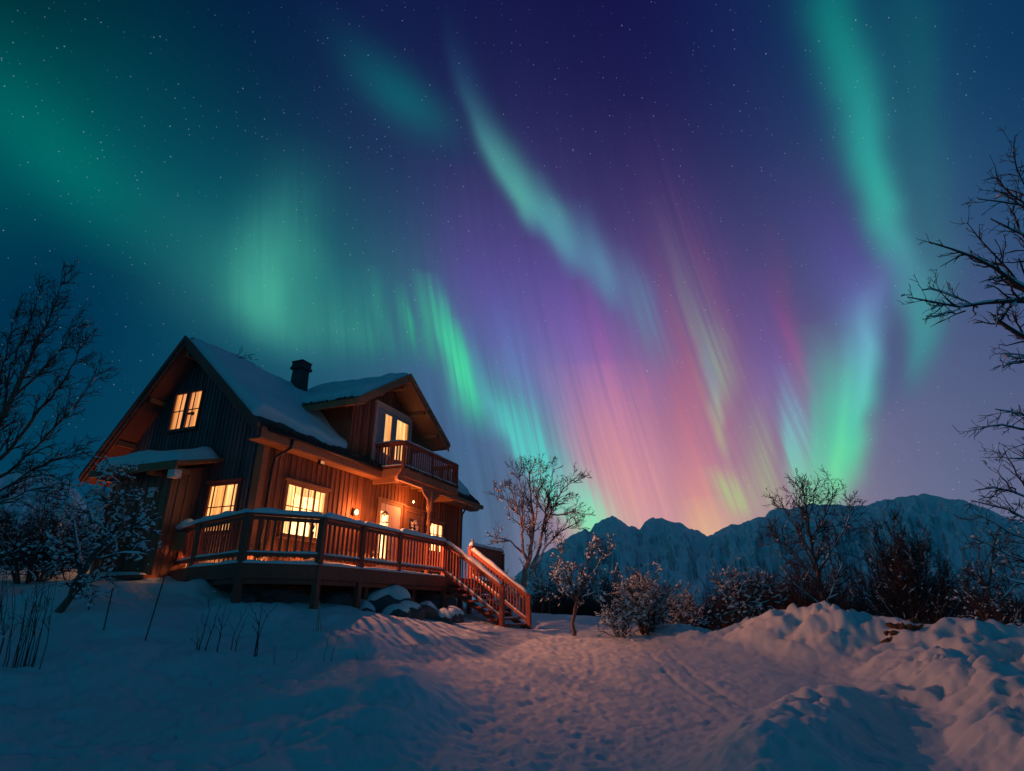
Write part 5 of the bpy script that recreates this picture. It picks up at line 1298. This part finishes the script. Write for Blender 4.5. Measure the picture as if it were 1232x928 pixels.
# ------------------------------------------------------------------ boulders below the deck
def boulder(px_, py_, Y, sx_, sy_, sz_, seed, lb, cap=True):
    p = at(px_, py_, Y); rn = np.random.default_rng(seed); g = gz(p[0], p[1]); z0 = min(p[2], g + sz_ * (-.02 + .16 * rn.random()))
    n, m = 26, 16; U, V_ = np.meshgrid(np.linspace(0, 2 * math.pi, n, endpoint=False), np.linspace(0.0, math.pi, m), indexing='ij')
    D = np.stack([np.sin(V_) * np.cos(U), np.sin(V_) * np.sin(U), np.cos(V_)], -1)
    pl = rn.normal(size=(11, 3)); pl /= np.linalg.norm(pl, axis=1, keepdims=True); off = rn.uniform(.72, 1.0, 11)
    r = np.min(np.where((D @ pl.T) > .05, off / np.maximum(D @ pl.T, .05), 9), axis=-1); r = np.minimum(r, 1.1) * (1 + .10 * (fbm(U * 2 + seed, V_ * 3, 4, seed) - .5))
    r = r.mean() * .1 + r * .9
    sx_, sy_, sz_ = sx_ * .9, sy_ * .9, sz_ * .72
    P = D * r[..., None] * np.array([sx_, sy_, sz_])
    o = mesh_obj('boulder', P.reshape(-1, 3), [tuple(reversed(f)) for f in grid_faces(n, m, True)], ROCK, None, False)
    o.location = (p[0], p[1], z0); o.rotation_euler = (rn.uniform(-.22, .22), rn.uniform(-.22, .22), rn.uniform(0, 3)); tag(o, lb, 'boulder', 'boulders under the deck')
    if cap:
        m2 = 9; U, V_ = np.meshgrid(np.linspace(0, 2 * math.pi, n, endpoint=False), np.linspace(0, 1, m2), indexing='ij')
        lim = 1.0 + .75 * (fbm(np.cos(U) * 1.5 + seed, np.sin(U) * 1.5, 3, seed + 2) - .5) * 2; A = V_ * lim
        D = np.stack([np.sin(A) * np.cos(U), np.sin(A) * np.sin(U), np.cos(A)], -1)
        r2 = np.min(np.where((D @ pl.T) > .05, off / np.maximum(D @ pl.T, .05), 9), axis=-1); r2 = np.minimum(r2, 1.1); r2 = r2.mean() * .2 + .8 * r2
        th = (.10 + .12 * fbm(np.cos(U) * V_ * 1.6 + seed, np.sin(U) * V_ * 1.6, 3, seed + 6)) * (1 - V_ ** 3) - .03 * V_ ** 6
        P = D * (r2 + th)[..., None] * np.array([sx_, sy_, sz_]); P[..., 2] += .05 * (1 - V_ ** 2)
        mesh_obj('snow', P.reshape(-1, 3), [tuple(reversed(f)) for f in grid_faces(n, m2, True)], SNOWCAP, o, True)
BO = [(440, 714, 17.3, .40, .36, .42, 'small snow-capped boulder at the left end of the bright pile below the deck'), (466, 713, 18.0, .85, .6, .72, 'largest snow-capped boulder in the pile below the deck'),
      (492, 724, 17.7, .50, .36, .44, 'dark-faced boulder just right of the largest one in the pile'), (477, 732, 17.2, .55, .34, .34, 'low boulder sunk in the drift below the largest one'), (514, 722, 18.6, .72, .5, .60, 'slab-like boulder right of the dark-faced one below the deck'),
      (531, 731, 18.5, .42, .34, .44, 'sloping boulder second from the stairs in the pile'), (546, 729, 19.2, .40, .36, .46, 'dark boulder right beside the stair stringer'),
      (350, 716, 16.0, .8, .45, .34, 'long dark boulder in the shade left of the middle deck post'), (322, 716, 15.7, .5, .4, .3, 'dark boulder in the shade behind the tallest sapling'), (405, 716, 16.8, .55, .4, .36, 'dark boulder in the shade right of the middle deck post'), (268, 706, 15.8, .5, .4, .34, 'shaded boulder below the left bend of the deck'), (296, 718, 14.8, .25, .22, .2, 'small black stone in the snow at the foot of the left deck post')]
for i, q in enumerate(BO): boulder(*q[:6], 600 + i, q[6], cap=q[0] > 430 or q[0] in (268,))
# earth showing through the bank
p = at(1092, 776, 14.2); t = Tubes(); rn = np.random.default_rng(9)
for i in range(26):
    c = np.array([p[0] + rn.normal() * .30, p[1] + rn.normal() * .10, 0]); c[2] = gz(c[0], c[1] - .1) + rn.uniform(-.02, .07); t.lump(c, rn.normal(size=3), rn.uniform(.05, .12), 4000 + i)
o = t.build('earth_clods', EARTH, None, p, False); o.location = p; tag(o, 'patch of bare brown earth and roots showing through the right snowbank', 'earth')

# ------------------------------------------------------------------ things on the deck and roof
def lantern(a, b, z, label, hang=None, power=14, s=1.0):
    e = empty('lantern', Hw(a, b, z), HROT); tag(e, label, 'lantern'); off = (a, b, z)
    k = MB(off); k.box(a-.11*s, a+.11*s, b-.11*s, b+.11*s, z, z+.03*s); k.box(a-.11*s, a+.11*s, b-.11*s, b+.11*s, z+.30*s, z+.33*s)
    for sx_ in (-1, 1):
        for sy_ in (-1, 1): k.box(a+sx_*.095*s-.012, a+sx_*.095*s+.012, b+sy_*.095*s-.012, b+sy_*.095*s+.012, z+.0301*s, z+.2999*s)
    k.hexa([(a-.12*s,b-.12*s,z+.331*s),(a+.12*s,b-.12*s,z+.331*s),(a+.12*s,b+.12*s,z+.331*s),(a-.12*s,b+.12*s,z+.331*s)] + [(a-.03*s,b-.03*s,z+.44*s),(a+.03*s,b-.03*s,z+.44*s),(a+.03*s,b+.03*s,z+.44*s),(a-.03*s,b+.03*s,z+.44*s)])
    k.build('frame', METAL, e)
    k = MB(off); k.lathe((a, b, z+.031*s), [(.03*s,0),(.045*s,.06*s),(.04*s,.13*s),(.015*s,.2*s)], 10); k.build('flame', BULB, e, True)
    if hang: k = MB(off); k.tube([(a,b,z+.44*s),(a,b,hang)], .008, 5); k.build('chain', METAL, e)
    if power: point('lantern_light', a, b - .16, z + .2, power, .05)
lantern(18.45, 12.75, 2.95, 'black lantern hanging on a chain beside the glazed front door', 4.44, 32)
lantern(17.95, 12.75, 1.45, 'black lantern standing on the bench by the front door', None, 40)
lantern(14.95, 13.1, DKZ + .12, 'black lantern on the deck floor under the big window', None, 36)
lantern(12.98, 13.05, DKZ + .02, 'black lantern on the deck floor at the cabin corner', None, 50)
lantern(12.25, 14.9, DKZ + .02, 'black lantern added as unseen fill on the deck floor below the gable-end window', None, 45)  # added lantern, warms the rails and post snow beside the gable window
e = empty('wooden_bench', Hw(17.3, 12.95, DKZ), HROT); tag(e, 'plain wooden bench against the cabin wall left of the front door', 'bench'); off = (17.3, 12.95, DKZ)
k = MB(off)
for b_ in (12.74, 12.89, 13.04): k.box(16.5, 18.2, b_ - .065, b_ + .065, 1.41, 1.45)
k.build('seat', BEAMW, e)
for a_ in (16.65, 18.05):
    for b_ in (12.76, 13.02): k = MB(off); k.box(a_-.04, a_+.04, b_-.04, b_+.04, DKZ, 1.409); k.build('leg', BEAMW, e)
k = MB(off); k.bar((16.5, 13.14, 1.72), (18.2, 13.14, 1.72), .035, .16); k.bar((16.5, 13.12, 1.52), (18.2, 13.12, 1.52), .035, .12); k.build('backrest', BEAMW, e)
ds = snow_sheet('deck_snow', (12.3, 10.5, DKZ), np.array([1, 0, 0]), np.array([0, 1, 0]), 4.0, 2.5, .17, 51, deck, edge=.4, ragged=(.3, .5, .2, .3), lump=.5)
# wreath
wx = Hw(21.5, 13.33, 3.15); t = Tubes(); rn = np.random.default_rng(12)
hx = np.array([ST, CT, 0])
for i in range(70):
    a_ = rn.uniform(0, 2*math.pi); rr = .2 + rn.normal()*.03; c = np.array(wx) + hx*math.cos(a_)*rr + np.array([0,0,1])*math.sin(a_)*rr*1.15 + np.array([CT, -ST, 0])*rn.uniform(.0, .06)
    t.lump(c, rn.normal(size=3), rn.uniform(.03, .06), 7000+i)
o = t.build('door_wreath', WREATH, None, np.array(wx)); o.location = wx; tag(o, 'pale dried wreath hanging on the dark glass of the side door', 'wreath')
# twig lying on the roof snow
rt = np.array(Hw(13.6, 16.3, roof_z(16.3) + .30)); L = []
for d in ((.5, .2, .28), (-.35, .2, .2), (.75, .1, .02), (.15, .1, .42)):
    L.append(([rt, rt + np.array(d) * .55 + [0, 0, .06], rt + np.array(d)], .016, .006))
plant('dead_twig', 'tangled dead twig caught on the roof snow near the ridge', 'twig', 150, L, [(6, .1, .35, 45, 4, .05, .25, .2)], TWIG, TWIG, minr=.008)
